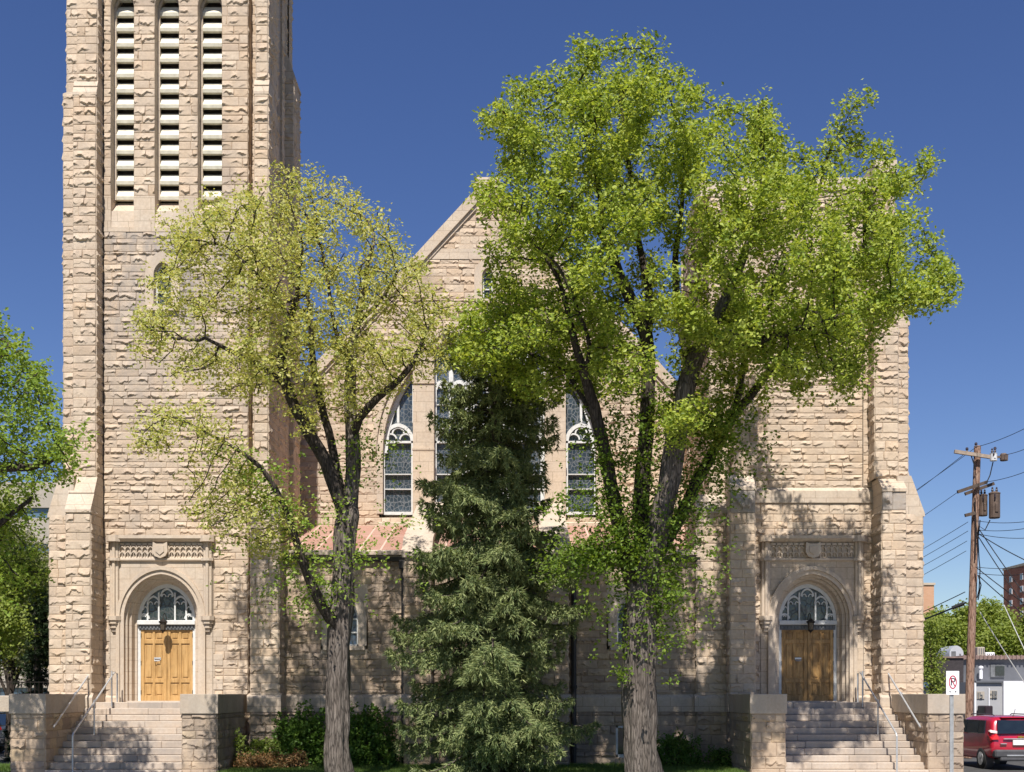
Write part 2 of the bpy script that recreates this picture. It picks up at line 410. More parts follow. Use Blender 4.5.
def above_arch(mb,pts,x0,x1,ztop,y,z0=None,tint=None):
    """flat wall at y: rectangle x0..x1 up to ztop minus arch opening pts"""
    n=len(pts); v=[(x,y,z) for x,z in pts]+[(x,y,ztop) for x,z in pts]
    t=random.random() if tint is None else tint
    mb.add(v,[(i,i+1,i+1+n,i+n) for i in range(n-1) if pts[i+1][0]-pts[i][0]>1e-6],t)
    zb=z0 if z0 is not None else pts[0][1]
    if x0<pts[0][0]: mb.poly([(x0,y,zb),(pts[0][0],y,zb),(pts[0][0],y,ztop),(x0,y,ztop)],t)
    if x1>pts[-1][0]: mb.poly([(pts[-1][0],y,zb),(x1,y,zb),(x1,y,ztop),(pts[-1][0],y,ztop)],t)
def fill(mb,pts,y,tint=.5): mb.poly([(x,y,z) for x,z in pts],tint)
def sub(iv,holes):
    out=[iv]
    for h0,h1 in holes:
        nx=[]
        for a,b in out:
            if h1<=a or h0>=b: nx.append((a,b)); continue
            if h0>a: nx.append((a,h0))
            if h1<b: nx.append((h1,b))
        out=nx
    return out

# ------------------------------------------------------------------ CHURCH
CH=empty('church',(-.72,34,0),'large buff stone church with tall belfry on its left and twin arched doorways','church')
def child(mb,name,mat,parent=CH,**k): return mb.build(name,M[mat],parent,**k)
YF=34.0; YN=39.1; YA=33.85
T0,T1=U(104),U(248)            # tower wall between buttresses
LC=-10.0; RC=8.56               # door axes
ZL=1.77; PW=1.47; PZ=6.50

def door_unit(cx,wood_,Y=YF):
    """stone doorway, tympanum window, double door, all set in the wall at Y"""
    # dressed surround
    m=MB(); zs=4.15
    op=arch_r(cx,1.06,zs,1.26,12)
    above_arch(m,op,cx-PW,cx+PW,PZ,Y-.05,ZL)
    for s in (-1,1):
        # ragged quoins of dressed stone running into the wall beside the jambs
        a,b=sorted((cx+s*PW,cx+s*1.06))
        z=ZL; i=0
        while z<4.0:
            e=.28 if i%2 else .05
            c,d=sorted((cx+s*PW,cx+s*(PW+e))); m.bev(c,d,Y-.045,Y+.02,z+.004,z+.34,.01); z+=.345; i+=1
    m.box(cx-PW-.01,cx-PW+.01,Y-.05,Y+.02,ZL,PZ); m.box(cx+PW-.01,cx+PW+.01,Y-.05,Y+.02,ZL,PZ)
    # stepped and splayed reveal
    st=[(1.06,1.26,-.05),(1.06,1.26,.02),(1.0,1.20,.05),(1.0,1.20,.16),(.93,1.13,.20),(.90,1.10,.40),(.84,1.04,.42),(.84,1.04,.56)]
    for (w0,h0,a),(w1,h1,b) in zip(st[:-1],st[1:]):
        loft(m,arch_r(cx,w0,zs,h0,12,ZL),Y+a,arch_r(cx,w1,zs,h1,12,ZL),Y+b,.4)
    ds=child(m,'doorway_surround','dressed')
    m=MB()
    band(m,arch_r(cx,1.27,zs,1.50,14,ZL),arch_r(cx,1.17,zs,1.39,14,ZL),Y-.15,Y-.05)
    band(m,arch_r(cx,1.17,zs,1.39,14,ZL),arch_r(cx,1.06,zs,1.27,14,ZL),Y-.10,Y-.05)
    child(m,'hood_mould','carved',ds)
    # pilasters, corbels, cornice, frieze
    for s in (-1,1):
        m=MB(); c=cx+s*1.33
        m.bev(c-.12,c+.12,Y-.13,Y-.048,4.2,6.34,.02)
        m.bev(c-.045,c+.045,Y-.19,Y-.125,4.2,6.34,.02)
        for w,za,zb in ((.19,4.1,4.22),(.155,4.0,4.10),(.11,3.88,4.0),(.06,3.78,3.88)):
            m.extr([(c-w,Y-.05),(c-w,Y-.12),(c-w*.5,Y-.05-w*1.1),(c+w*.5,Y-.05-w*1.1),(c+w,Y-.12),(c+w,Y-.05)],'z',za,zb)
        child(m,'pilaster','carved',ds)
    m=MB()
    m.extr([(Y-.05,6.32),(Y-.16,6.36),(Y-.24,6.42),(Y-.24,6.50),(Y-.05,6.53)],'x',cx-PW-.03,cx+PW+.03)
    for s in (-1,1):
        c=cx+s*1.33; m.extr([(c-.2,Y-.05),(c-.2,Y-.2),(c-.1,Y-.3),(c+.1,Y-.3),(c+.2,Y-.2),(c+.2,Y-.05)],'z',6.33,6.505)
        m.extr([(c-.17,Y-.05),(c-.17,Y-.16),(c-.08,Y-.24),(c+.08,Y-.24),(c+.17,Y-.16),(c+.17,Y-.05)],'z',5.79,5.87)
    m.extr([(Y-.05,5.78),(Y-.12,5.81),(Y-.12,5.86),(Y-.05,5.9)],'x',cx-1.2,cx+1.2)
    child(m,'cornice','carved',ds)
    m=MB()
    for s in (-1,1):
        a,b=sorted((cx+s*.22,cx+s*1.19)); n=6; w=(b-a)/n
        for i in range(n):
            c=a+(i+.5)*w
            for zz,r in ((6.12,.07),(5.97,.07)):
                band(m,arch_pts(c,r+.012,zz,r+.02,5),arch_pts(c,r-.014,zz,r-.004,5),Y-.105,Y-.05)
            m.box(c-w/2-.012,c-w/2+.012,Y-.1,Y-.05,5.9,6.3); m.box(c-.008,c+.008,Y-.09,Y-.05,5.9,6.05)
        m.box(a,b,Y-.1,Y-.05,6.24,6.3)
    child(m,'frieze_tracery','carved',ds)
    m=MB(); m.extr([(cx-.2,6.32),(cx-.22,6.05),(cx-.15,5.92),(cx,5.86),(cx+.15,5.92),(cx+.22,6.05),(cx+.2,6.32),(cx+.1,6.27),(cx-.1,6.27)],'y',Y-.21,Y-.05)
    m.extr([(cx-.11,6.2),(cx-.12,6.05),(cx,5.95),(cx+.12,6.05),(cx+.11,6.2)],'y',Y-.235,Y-.21)
    child(m,'shield','carved',ds)
    # tympanum window
    yw=Y+.50; w=.80; z0=4.13; h=1.0
    m=MB(); band(m,arch_r(cx,.845,z0,1.06,12,z0-.0),arch_r(cx,w-.05,z0,h-.05,12,z0-.0),yw-.03,yw+.05)
    for dx,hh in ((-.56,.55),(-.235,.83),(.235,.83),(.56,.55)):
        m.box(cx+dx-.022,cx+dx+.022,yw-.025,yw+.04,z0,z0+hh-.02)
    for c,zz in ((cx,.70),(cx-.39,.48),(cx+.39,.48)):
        r=.165; band(m,arch_pts(c,r+.03,z0+zz,r+.08,8),arch_pts(c,r-.01,z0+zz,r+.02,8),yw-.02,yw+.04)
        for s in (-1,1):
            band(m,arch_pts(c+s*r*.55,.075,z0+zz-.02,.10,5),arch_pts(c+s*r*.55,.05,z0+zz-.02,.075,5),yw-.015,yw+.035)
    for s in (-1,1):
        band(m,arch_pts(cx+s*.66,.16,z0+.05,.16,8),arch_pts(cx+s*.66,.11,z0+.05,.11,8),yw-.02,yw+.04)
        band(m,arch_pts(cx+s*.66,.055,z0+.10,.055,6),arch_pts(cx+s*.66,.03,z0+.10,.03,6),yw-.02,yw+.04)
        band(m,arch_pts(cx+s*.63,.07,z0+.30,.12,6),arch_pts(cx+s*.63,.045,z0+.3,.09,6),yw-.015,yw+.035)
    m.bev(cx-.84,cx+.84,yw-.12,yw+.05,z0-.13,z0+.002,.015)
    wf=child(m,'arched_window','tracery')
    m=MB(); fill(m,arch_r(cx,.82,z0,1.03,12),yw+.03); child(m,'glass','dark_glass',wf)
    m=MB(); m.box(cx-.80,cx+.80,yw-.05,yw+.04,z0-.27,z0-.135)
    for i in range(16): m.box(cx-.78+i*.1,cx-.73+i*.1,yw-.075,yw-.05,z0-.23,z0-.16)
    child(m,'lintel','metal_lead')
    for s in (-1,1):
        m=MB(); a,b=sorted((cx+s*.755,cx+s*.842)); m.box(a,b,yw-.03,yw+.05,ZL+.03,z0-.135); child(m,'door_jamb','tracery')
    # double door
    zt=z0-.27; zb=ZL+.03; yd=yw-.0
    for s in (-1,1):
        m=MB(); a,b=sorted((cx+s*.004,cx+s*.755))
        m.box(a,b,yd+.02,yd+.06,zb,zt)
        W=b-a
        for x in (a,b-.10,): m.bev(x,x+.10,yd-.012,yd+.021,zb,zt,.006)
        for q0,q1 in ((0,.15),(.53,.64),(1.66,1.78),(2.0,zt-zb)):
            m.bev(a+.10,b-.10,yd-.011,yd+.021,zb+q0,zb+q1,.006)
        mid=(a+b)/2
        m.bev(mid-.035,mid+.035,yd-.010,yd+.021,zb+.15,zb+2.0,.006)
        for k in (-1,1):
            c=mid+k*.155
            for q0,q1 in ((.19,.49),(.69,1.62),(1.82,1.97)): m.bev(c-.075,c+.075,yd+.0,yd+.021,zb+q0,zb+q1,.01)
        d=child(m,'door_leaf',wood_)
        if s<0:
            m=MB(); hx=cx-.27
            m.bev(hx-.1,hx+.1,yd-.03,yd-.012,3.0,3.06,.006); m.tube([(hx-.09,yd-.02,3.0),(hx-.07,yd-.07,2.96),(hx+.07,yd-.07,2.96),(hx+.09,yd-.02,3.0)],.012,6)
            child(m,'door_handle','rail',d)
        for q in (.25,1.1,1.9):
            m=MB(); hx=cx+s*.75; m.tube([(hx,yd-.02,zb+q-.06),(hx,yd-.02,zb+q+.06)],.014,6); child(m,'hinge','iron',d)
    m=MB(); m.bev(cx-1.0,cx+1.0,Y-.02,Y+.55,ZL-.06,ZL+.032,.012); child(m,'threshold','step')
    # porch pocket behind so no light leaks
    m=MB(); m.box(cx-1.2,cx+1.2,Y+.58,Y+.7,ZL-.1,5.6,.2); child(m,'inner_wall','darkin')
door_unit(LC,'door_l'); door_unit(RC,'door_r')

def slit_window(cx,zb,zt,w,Y,sur=.2,gl='dark_glass',mat='carved',d=.22):
    h=w*1.5; zs=zt-h
    m=MB(); I=arch_pts(cx,w,zs,h,8,zb); O=arch_pts(cx,w+sur,zs,h+sur*1.25,8,zb)
    band(m,O,I,Y-.07,Y+.02); loft(m,I,Y-.07,arch_pts(cx,w-.04,zs,h-.04,8,zb),Y+d)
    above_arch(m,I,cx-w-sur,cx+w+sur,zt+sur*.82,Y-.004,zb-.1)
    m.bev(cx-w-sur*.8,cx+w+sur*.8,Y-.13,Y+.06,zb-.14,zb,.015)
    s=child(m,'window_surround',mat)
    m=MB(); fill(m,arch_pts(cx,w,zs,h,8,zb),Y+d-.04); g=child(m,'glass',gl,s)
    m=MB(); a=arch_pts(cx,w-.0,zs,h,8,zb); b=arch_pts(cx,w-.06,zs,h-.06,8,zb+.0); band(m,a,b,Y+d-.1,Y+d-.03)
    m.box(cx-w,cx+w,Y+d-.1,Y+d-.03,zb,zb+.05); m.box(cx-w+.05,cx+w-.05,Y+d-.085,Y+d-.045,(zb+zs)/2-.02,(zb+zs)/2+.02)
    m.box(cx-w+.05,cx+w-.05,Y+d-.085,Y+d-.045,zs-.02,zs+.02)
    child(m,'window_frame','tracery',s)
def hole_slit(cx,zb,zt,w,sur): return (cx-w-sur+.02,cx+w+sur-.02,zb-.1,zt+sur*.8)

# ---- left bell tower
zb0=Z(232); zb1=Z(196)
SL=hole_slit(U(163),Z(307),Z(262),.25,.24)
def tower_iv(a,b):
    mz=(a+b)/2; holes=[]
    if a<PZ-.02 : holes.append((LC-PW,LC+PW))
    if a<SL[3]-.01 and b>SL[2]+.01: holes.append((SL[0],SL[1]))
    return [(p-T0,q-T0) for p,q in sub((T0,T1),holes)]
BT=MB()
rough_wall(BT,(T0,YF,0),(1,0),0,T1-T0,1.9,zb0,inter=tower_iv,courses=FINE,brk=(PZ,SL[2],SL[3]))
bell=child(BT,'bell_tower_wall','rock_tower')
slit_window(U(163),Z(307),Z(262),.25,YF,.24)
m=MB()
OPN=[(U(111),U(134)),(U(155),U(179)),(U(198),U(222))]
ZTOP=26.0
zarch=21.68
pcs=sub((T0,T1),OPN)
for a,b in pcs:
    m=MB(); rough_wall(m,(0,YF,0),(1,0),a,b,zb1,zarch+.3,bl=(.4,.75)); child(m,'belfry_pier','rock')
m=MB(); rough_wall(m,(0,YF,0),(1,0),T0,T1,zarch+.9,ZTOP)
child(m,'belfry_wall','rock')
m=MB()
# dressed base of the belfry: H shaped piers and sloping sills
m.box(T0,T1,YF-.03,YF+.02,zb0,zb0+.13)
for a,b in pcs: m.box(a,b,YF-.02,YF+.5,zb0+.13,zb1)
for a,b in OPN:
    m.extr([(YF+.0,zb0+.13),(YF+.04,zb0+.62),(YF+.55,zb0+.62),(YF+.55,zb0+.13)],'x',a,b)
    m.extr([(YF+.10,zb0+.63),(YF+.5,zb1),(YF+.6,zb1),(YF+.6,zb0+.63)],'x',a,b)
    c=(a+b)/2; w=(b-a)/2
    above_arch(m,arch_pts(c,w,zarch,.55,8),c-w-.25,c+w+.25,zarch+.9,YF-.01)
    loft(m,arch_pts(c,w,zarch,.55,8,zb1),YF-.01,arch_pts(c,w,zarch,.55,8,zb1),YF+.6)
    band(m,arch_pts(c,w,zarch,.5,8,zb1),arch_pts(c,w-.06,zarch,.44,8,zb1),YF+.28,YF+.36)
for a,b in pcs[1:-1]: pass
m.box(T0,OPN[0][0]-.25,YF-.005,YF+.2,zarch+.3,zarch+.9); m.box(OPN[2][1]+.25,T1,YF-.005,YF+.2,zarch+.3,zarch+.9)
for i in (0,1):
    a=OPN[i][1]+.25; b=OPN[i+1][0]-.25
    if b>a: m.box(a,b,YF-.005,YF+.2,zarch+.3,zarch+.9)
child(m,'belfry_dressing','dressed')
for a,b in OPN:
    m=MB(); z=zb1+.02
    while z<zarch+.55:
        w=0
        if z>zarch: w=(b-a)/2*(1-math.sqrt(max(0,1-((z-zarch)/.62)**2)))
        m.extr([(YF+.30,z),(YF+.28,z+.09),(YF+.44,z+.33),(YF+.50,z+.33),(YF+.42,z)],'x',a+.005+w,b-.005-w); z+=.4415
    child(m,'louvre','louvre')
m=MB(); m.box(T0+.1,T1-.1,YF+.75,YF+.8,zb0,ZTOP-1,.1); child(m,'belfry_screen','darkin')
# buttress builder
def buttress(x0,x1,yf,yb,z0,z1,faces,name='buttress',mat='rock',parent=CH,bl=(.3,.8)):
    m=MB(); rbox(m,x0,x1,yf,yb,z0,z1,faces,bl=bl); return child(m,name,mat,parent)
def weather(x0,x1,yf0,yb,z0,z1,yf1,xo0=None,xo1=None,cap=.05):
    """sloping dressed set-off from (yf0,z0) to (yf1,z1), joint near the middle"""
    m=MB(); zm=(z0+z1)/2; ym=(yf0+yf1)/2
    m.extr([(yf0-cap,z0-.08),(yf0-cap,z0),(ym-.0,zm),(yb,zm),(yb,z0-.08)],'x',x0-.02,x1+.02)
    m.extr([(ym-.02,zm+.001),(ym-.02,zm+.02),(yf1,z1),(yb,z1),(yb,zm+.001)],'x',x0-.02,x1+.02)
    return child(m,'set_off','dressed')
def sideweather(x0,x1,yf,yb,z0,z1,s):
    """set-off of a side projecting pier, sloping in x. outer x0 at z0 to x1 at z1"""
    m=MB(); m.extr([(x0+s*.05,z0-.08),(x0+s*.05,z0),(x1,z1),(x1-s*.4,z1),(x1-s*.4,z0-.08)],'y',yf-.02,yb); return child(m,'set_off','dressed')

# outer (left) corner of bell tower: front projecting pair, three stages
zA=Z(515); zB=Z(480); zC=Z(101); zD=Z(88)
BXl=U(66,33.0); BXr=U(90.5,33.0)
buttress(BXl,BXr,33.0,34.2,1.95,zA,'FLR')
weather(BXl,BXr,33.0,34.2,zA,zB,33.5)
buttress(BXl+.02,U(96,33.5),33.5,34.2,zB,zC,'FLR')
weather(BXl+.02,U(96,33.5),33.5,34.2,zC,zD,33.62,cap=.02)
buttress(BXl+.08,U(97,33.6),33.62,34.2,zD,ZTOP,'FLR')
# left projecting pair
SX=U(49,33.25)
buttress(SX,BXl,33.28,35.6,1.95,zA-.1,'FLB')
sideweather(SX,U(64,33.6),33.28,35.6,zA-.1,zB,-1)
buttress(U(63.5,33.6),BXl+.05,33.6,35.6,zB,zC,'FLB')
sideweather(U(64.8,33.6),U(68,33.6),33.6,35.5,zC,zC+.05,-1)
buttress(U(67,33.65),BXl+.12,33.65,35.5,zC+.05,ZTOP,'FLB')
# inner (right) corner of bell tower
IX0,IX1=U(253,33.4),U(278,33.0)
buttress(IX0,IX1,33.1,34.2,1.95,Z(520),'FLR')
weather(IX0,IX1,33.1,34.2,Z(520),Z(492),33.45)
buttress(IX0+.03,U(268,33.45),33.45,35.0,Z(492),zC,'FLR',mat='rock')
weather(IX0+.03,U(268,33.45),33.45,34.2,zC,zD,33.55,cap=.02)
buttress(IX0+.06,U(267.5,33.5),33.55,35.0,zD,ZTOP,'FLR')
m=MB(); rough_wall(m,(T1-.02,34.42,0),(1,0),0,IX0-T1+.25,1.9,ZTOP,depth=.04)
rough_wall(m,(T1,34.0,0),(0,1),0,.42,1.9,ZTOP,depth=.03); child(m,'corner_groove','rock')
# right side wall of tower (seen obliquely) with its own lancet recesses and rear pier
xs=U(268,33.45)-.12
m=MB(); rough_wall(m,(xs,35.0,0),(0,1),0,2.9,6.5,Z(196),depth=.05); 
rough_wall(m,(xs-.05,35.0,0),(0,1),0,.55,Z(196),ZTOP,depth=.05); rough_wall(m,(xs-.05,36.35,0),(0,1),0,.35,Z(196),ZTOP,depth=.05)
rough_wall(m,(xs-.05,37.5,0),(0,1),0,.5,Z(196),ZTOP,depth=.05)
child(m,'tower_side_wall','rock')
m=MB(); m.box(xs-.32,xs-.25,35,38,Z(196),ZTOP-1,.3); 
for a in (35.55,36.7): 
    m.box(xs-.3,xs-.06,a,a+.8,Z(196)-.3,Z(196),.4)
child(m,'belfry_side_panel','carved_grey')
buttress(xs-.35,xs-.12,37.2,38.2,6.5,ZTOP,'FR')
buttress(xs-.14,xs+.16,37.2,38.2,6.5,Z(95,38.3),'FRB')
sideweather(xs+.16,xs-.12,37.2,38.2,Z(95,38.3),Z(66,38.3),1)
# rest of tower box so it is solid from other sides
m=MB(); rough_wall(m,(BXl+.2,39.3,0),(0,-1),0,5.1,0,ZTOP,g=.12); rough_wall(m,(xs-.4,39.3,0),(-1,0),0,xs-.6-BXl,0,ZTOP,g=.12)
child(m,'tower_rear_wall','rock')
m=MB(); m.box(BXl,xs,33.7,39.3,ZTOP,ZTOP+.25); child(m,'tower_roof','coping')

# ---- right tower
R0,R1=U(727),U(873); 
zL0,zL1=Z(503),Z(487); ZRT=Z(190)
SR=hole_slit(U(802),Z(378),Z(343),.17,.2)
def rt_iv(a,b):
    holes=[]
    if a<PZ-.02: holes.append((RC-PW,RC+PW))
    if a<SR[3]-.01 and b>SR[2]+.01: holes.append((SR[0],SR[1]))
    return [(p-R0,q-R0) for p,q in sub((R0,R1),holes)]
m=MB()
rough_wall(m,(R0,YF,0),(1,0),0,R1-R0,1.9,zL0,inter=rt_iv,courses=FINE,brk=(PZ,))
child(m,'stair_tower_wall','rock'); m=MB()
rough_wall(m,(R0,YF+.06,0),(1,0),0,R1-R0-.28,zL1,ZRT,inter=lambda a,b:[(p,min(q,R1-R0-.28)) for p,q in rt_iv(a,b)],courses=FINE,brk=(SR[2],SR[3]))
child(m,'upper_tower_wall','rock'); m=MB()
rough_wall(m,(R1-.27,YF+.04,0),(1,0),0,.27,zL1,Z(280),depth=.03)
child(m,'corner_strip','rock')
slit_window(U(802),Z(378),Z(343),.17,YF+.06,.2,'blue_glass')
m=MB(); m.extr([(YF-.07,zL0),(YF-.07,zL1-.12),(YF+.06,zL1),(YF+.3,zL1),(YF+.3,zL0)],'x',R0,R1)
child(m,'string_course','dressed'); m=MB(); m.box(R0,R1,YF-.02,YF+.4,ZRT,ZRT+.35); child(m,'parapet_coping','dressed')
# right corner, front projecting
q0,q1=U(882,33.1),U(906,33.1)
buttress(q0,q1,33.1,34.2,1.95,Z(515),'FLR')
m=MB(); rough_wall(m,(q0,33.1,0),(1,0),0,q1-q0,Z(515),Z(497),depth=.09,bl=(2,3),courses=[]); child(m,'granite_block','rock_grey')
m=MB(); m.box(q0,q1,33.12,34.2,Z(515),Z(497)); m.extr([(33.05,Z(497)),(33.05,Z(494)),(33.45,Z(482)),(34.2,Z(482)),(34.2,Z(497))],'x',q0-.01,q1+.01); child(m,'set_off','dressed')
buttress(U(875,33.45),U(898,33.45),33.45,34.2,Z(482),Z(320),'FLR')
weather(U(875,33.45),U(898,33.45),33.45,34.2,Z(320),Z(302),33.7,cap=.02)
buttress(U(876,33.7),U(893,33.7),33.7,34.3,Z(302),Z(178),'FLR')
# right projecting
buttress(q1,U(923.5,33.3),33.35,35.4,1.95,Z(517),'FRB')
sideweather(U(923.5,33.3),U(908,33.6),33.35,35.4,Z(517),Z(480),1)
buttress(U(897,33.6),U(908,33.6),33.6,35.4,Z(482),Z(327),'FRB')
sideweather(U(908,33.6),U(894.5,33.6),33.6,35.4,Z(327),Z(290),1)
buttress(U(885,33.75),U(894.5,33.75),33.75,35.3,Z(290),Z(175),'FRB')
# left corner of right tower
buttress(U(730,33.2),U(755,33.2),33.2,34.2,1.95,Z(517),'FLR')
m=MB(); rough_wall(m,(U(730,33.2),33.2,0),(1,0),0,.7,Z(517),Z(495),depth=.09,bl=(2,3),courses=[]); child(m,'granite_block','rock_grey')
m=MB(); m.box(U(730,33.2),U(755,33.2),33.22,34.2,Z(517),Z(495)); m.extr([(33.15,Z(495)),(33.15,Z(492)),(33.5,Z(478)),(34.2,Z(478)),(34.2,Z(495))],'x',U(730,33.2)-.01,U(755,33.2)+.01); child(m,'set_off','dressed')
buttress(U(735,33.5),U(757,33.5),33.5,34.2,Z(478),Z(215),'FLR')
m=MB(); m.extr([(33.5,Z(215)),(33.5,Z(250)),(34.1,Z(250)),(34.1,Z(195))],'x',U(735,33.5),U(757,33.5)); child(m,'set_off','dressed')
buttress(U(697,33.7),U(730,33.7),33.7,36.0,1.95,7.2,'FLR')
weather(U(697,33.7),U(730,33.7),33.7,36,7.2,7.7,34.0)
buttress(U(710),R0+.05,34.0,36.6,7.7,ZRT-.2,'FL')
m=MB()
m.box(U(700),U(728),33.95,36.6,ZRT-.2,Z(182)); child(m,'pinnacle','carved'); m=MB()
m.box(U(874,33.7),U(896,33.7),33.6,35.4,Z(178),Z(166))
child(m,'pinnacle','carved')
m=MB(); rough_wall(m,(U(710),39.1,0),(0,-1),0,2.6,6,ZRT,g=.12); rough_wall(m,(U(893),35.3,0),(0,1),0,4,0,ZRT,g=.12)
rough_wall(m,(U(893),39.3,0),(-1,0),0,5.3,0,ZRT,g=.12); child(m,'tower_rear_wall','rock')
m=MB(); m.box(U(710),U(893),34.1,39.3,ZRT,ZRT+.2); child(m,'tower_roof','coping')

# ---- water table / plinth
def plinth(x0,x1,yf,yb,faces='FLR'):
    m=MB(); m.extr([(yf-.10,1.50),(yf-.10,1.90),(yf+.0,2.0),(yb,2.0),(yb,1.50)],'x',x0-(.08 if 'L' in faces else 0),x1+(.08 if 'R' in faces else 0)); child(m,'water_table','dressed')
    m=MB(); rbox(m,x0,x1,yf-.06,yb,-.3,1.5,faces,depth=.06); child(m,'plinth','rock_low')
plinth(SX,BXl,33.28,35.6); plinth(BXl,BXr,33.0,34.2); plinth(IX0,IX1,33.1,34.2)
plinth(q0,q1,33.1,34.2); plinth(q1,U(923.5,33.3),33.35,35.4); plinth(U(730,33.2),U(755,33.2),33.2,34.2); plinth(U(697,33.7),U(730,33.2),33.7,35,'FL')
for a,b in ((BXr,LC-1.15),(LC+1.15,IX0),(U(755,33.2),RC-1.15),(RC+1.15,q0)):
    plinth(a,b,34.0,34.3,'F')

# ---- narthex (low front wall between the towers)
A0,A1=U(278,33.6),U(700,33.7)
WL,WR=-4.77,3.37; ZP=Z(561,YA)
def nar_iv(a,b):
    holes=[]
    for c in (WL,WR):
        if a<Z(592)+.2 and b>Z(646)-.2: holes.append((c-.66,c+.66))
    return [(p-A0,q-A0) for p,q in sub((A0,A1),holes)]
m=MB(); rough_wall(m,(A0,YA,0),(1,0),0,A1-A0,2.0,ZP,inter=nar_iv,depth=.05,courses=FINE,brk=(Z(592)+.21,Z(646)-.21)); child(m,'narthex_wall','rock_low')
for c in (WL,WR):
    m=MB(); above_arch(m,arch_pts(c,.62,Z(620),.95,10),c-.67,c+.67,Z(592)+.21,YA-.01,Z(646)-.2)
    m.box(c-.67,c-.61,YA-.01,YA+.1,Z(646)-.2,Z(620)); m.box(c+.61,c+.67,YA-.01,YA+.1,Z(646)-.2,Z(620))
    m.box(c-.66,c+.66,YA-.012,YA+.1,Z(646)-.28,Z(646)-.1)
    child(m,'window_dressing','carved')
    slit_window(c,Z(646),Z(598),.40,YA,.24,'blue_glass')
m=MB()
m.extr([(YA-.10,1.50),(YA-.10,1.90),(YA,2.0),(YA+.3,2.0),(YA+.3,1.50)],'x',A0,A1); child(m,'water_table','dressed')
m=MB(); bw=[(WL,.42),(-.72,.5),(WR,.42)]
def base_iv(a,b):
    return [(p-A0,q-A0) for p,q in sub((A0,A1),[(c-w,c+w) for c,w in bw] if a<1.08 and b>.21 else [])]
rough_wall(m,(A0,YA-.05,0),(1,0),0,A1-A0,-.3,1.5,inter=base_iv,depth=.05,brk=(.2,1.1)); child(m,'plinth','rock_low')
for c,w in bw:
    m=MB(); 
    for a,b,e,f in ((c-w,c-w+.06,.2,1.1),(c+w-.06,c+w,.2,1.1),(c-w,c+w,1.04,1.1),(c-w,c+w,.2,.28),(c-.02,c+.02,.28,1.04)): m.box(a,b,YA-.04,YA+.06,e,f)
    s=child(m,'basement_window','tracery'); m=MB(); m.box(c-w,c+w,YA+.08,YA+.1,.2,1.1); child(m,'glass','win',s)
m=MB()
m.box(A0,A1,YA-.04,YA+.3,ZP,ZP+.16)
m.extr([(YA-.17,ZP+.16),(YA-.17,ZP+.26),(YA-.05,ZP+.31),(YA+.35,ZP+.31),(YA+.35,ZP+.16)],'x',A0,A1)
child(m,'parapet','carved')
m=MB(); 
for a,b in ((A0,-3.05),(-2.25,.8),(1.62,A1)): m.extr([(YA-.16,ZP-.02),(YA-.20,ZP+.09),(YA-.04,ZP+.09),(YA-.04,ZP-.02)],'x',a,b)
child(m,'gutter','pipe')
m=MB(); z0=ZP+.28; z1=Z(525,39.0)
m.poly([(A0-.3,YA+.3,z0),(A1+.3,YA+.3,z0),(A1+.3,39.1,z1),(A0-.3,39.1,z1)]); child(m,'lean_to_roof','tile')
for x0,x1 in ((-3.01,-2.29),(.85,1.57)):
    buttress(x0,x1,33.25,34.0,2.0,5.75,'FLR',mat='rock_low')
    plinth(x0,x1,33.2,34.0)
    m=MB()
    m.extr([(33.2,5.75),(33.2,5.9),(33.6,6.3),(38.95,8.15),(38.95,5.9),(34.1,5.75)],'x',x0+.02,x1-.02)
    m.extr([(33.15,5.81),(33.15,5.97),(33.6,6.41),(38.95,8.28),(38.95,8.12),(33.62,6.27)],'x',x0-.06,x1+.06)
    child(m,'raking_buttress','coping')
for x in (U(403.5,33.6),U(574,33.6)):
    m=MB(); m.tube([(x,YA-.14,ZP-.0),(x,YA-.16,3.0),(x,YA-.16,.05)],.075,8)
    for z in (5.3,3.6,2.2,.8): m.lathe((x,YA-.15,z),[(.09,-.05),(.1,0),(.09,.05)],10)
    m.bev(x-.13,x+.13,YA-.28,YA-.04,ZP-.25,ZP+.0,.02)
    child(m,'downspout','pipe')

# ---- nave gable wall
G0=xs; G1=U(712)
apx=-.80; apz=Z(189,YN); sl=1.085
MW=3.50; mcx=-.74; mzs=Z(452,YN); mh=Z(325,YN)-mzs; msill=Z(514,YN)
R_=(MW*MW+mh*mh)/(2*MW)
def arch_half(z,w=MW,h=mh):
    if z<mzs: return w
    R=(w*w+h*h)/(2*w); d=z-mzs
    if d>=h: return 0
    return max(0,math.sqrt(R*R-d*d)-(R-w))
def nave_iv(a,b):
    mz=(a+b)/2
    lim=(apz-b)/sl+.12
    p,q=max(G0,apx-lim),min(G1,apx+lim)
    if q<=p: return []
    holes=[]
    if b>msill-.1 and a<mzs+mh:
        hw=arch_half(min(a,mz)); 
        if hw>0: holes.append((mcx-hw-.12,mcx+hw+.12))
    if a<Z(264,YN)-.01 and b>Z(302,YN)+.01: holes.append((apx-.42,apx+.42))
    if a<Z(249.5,YN)-.01 and b>Z(259,YN)+.01: return []
    return [(x-G0,y-G0) for x,y in sub((p,q),holes)]
m=MB(); rough_wall(m,(G0,YN,0),(1,0),0,G1-G0,7.0,apz,inter=nave_iv,brk=(Z(264,YN),Z(302,YN),Z(249.5,YN),Z(259,YN))); child(m,'nave_gable_wall','rock')
m=MB(); zz0,zz1=Z(259.5,YN),Z(249,YN); l0=(apz-zz0)/sl; l1=(apz-zz1)/sl
m.extr([(max(G0,apx-l0),zz0),(apx+l0,zz0),(apx+l1,zz1),(max(G0,apx-l1),zz1)],'y',YN-.045,YN+.1); child(m,'gable_belt_course','dressed')
slit_window(apx,Z(300,YN),Z(268,YN),.18,YN,.26)
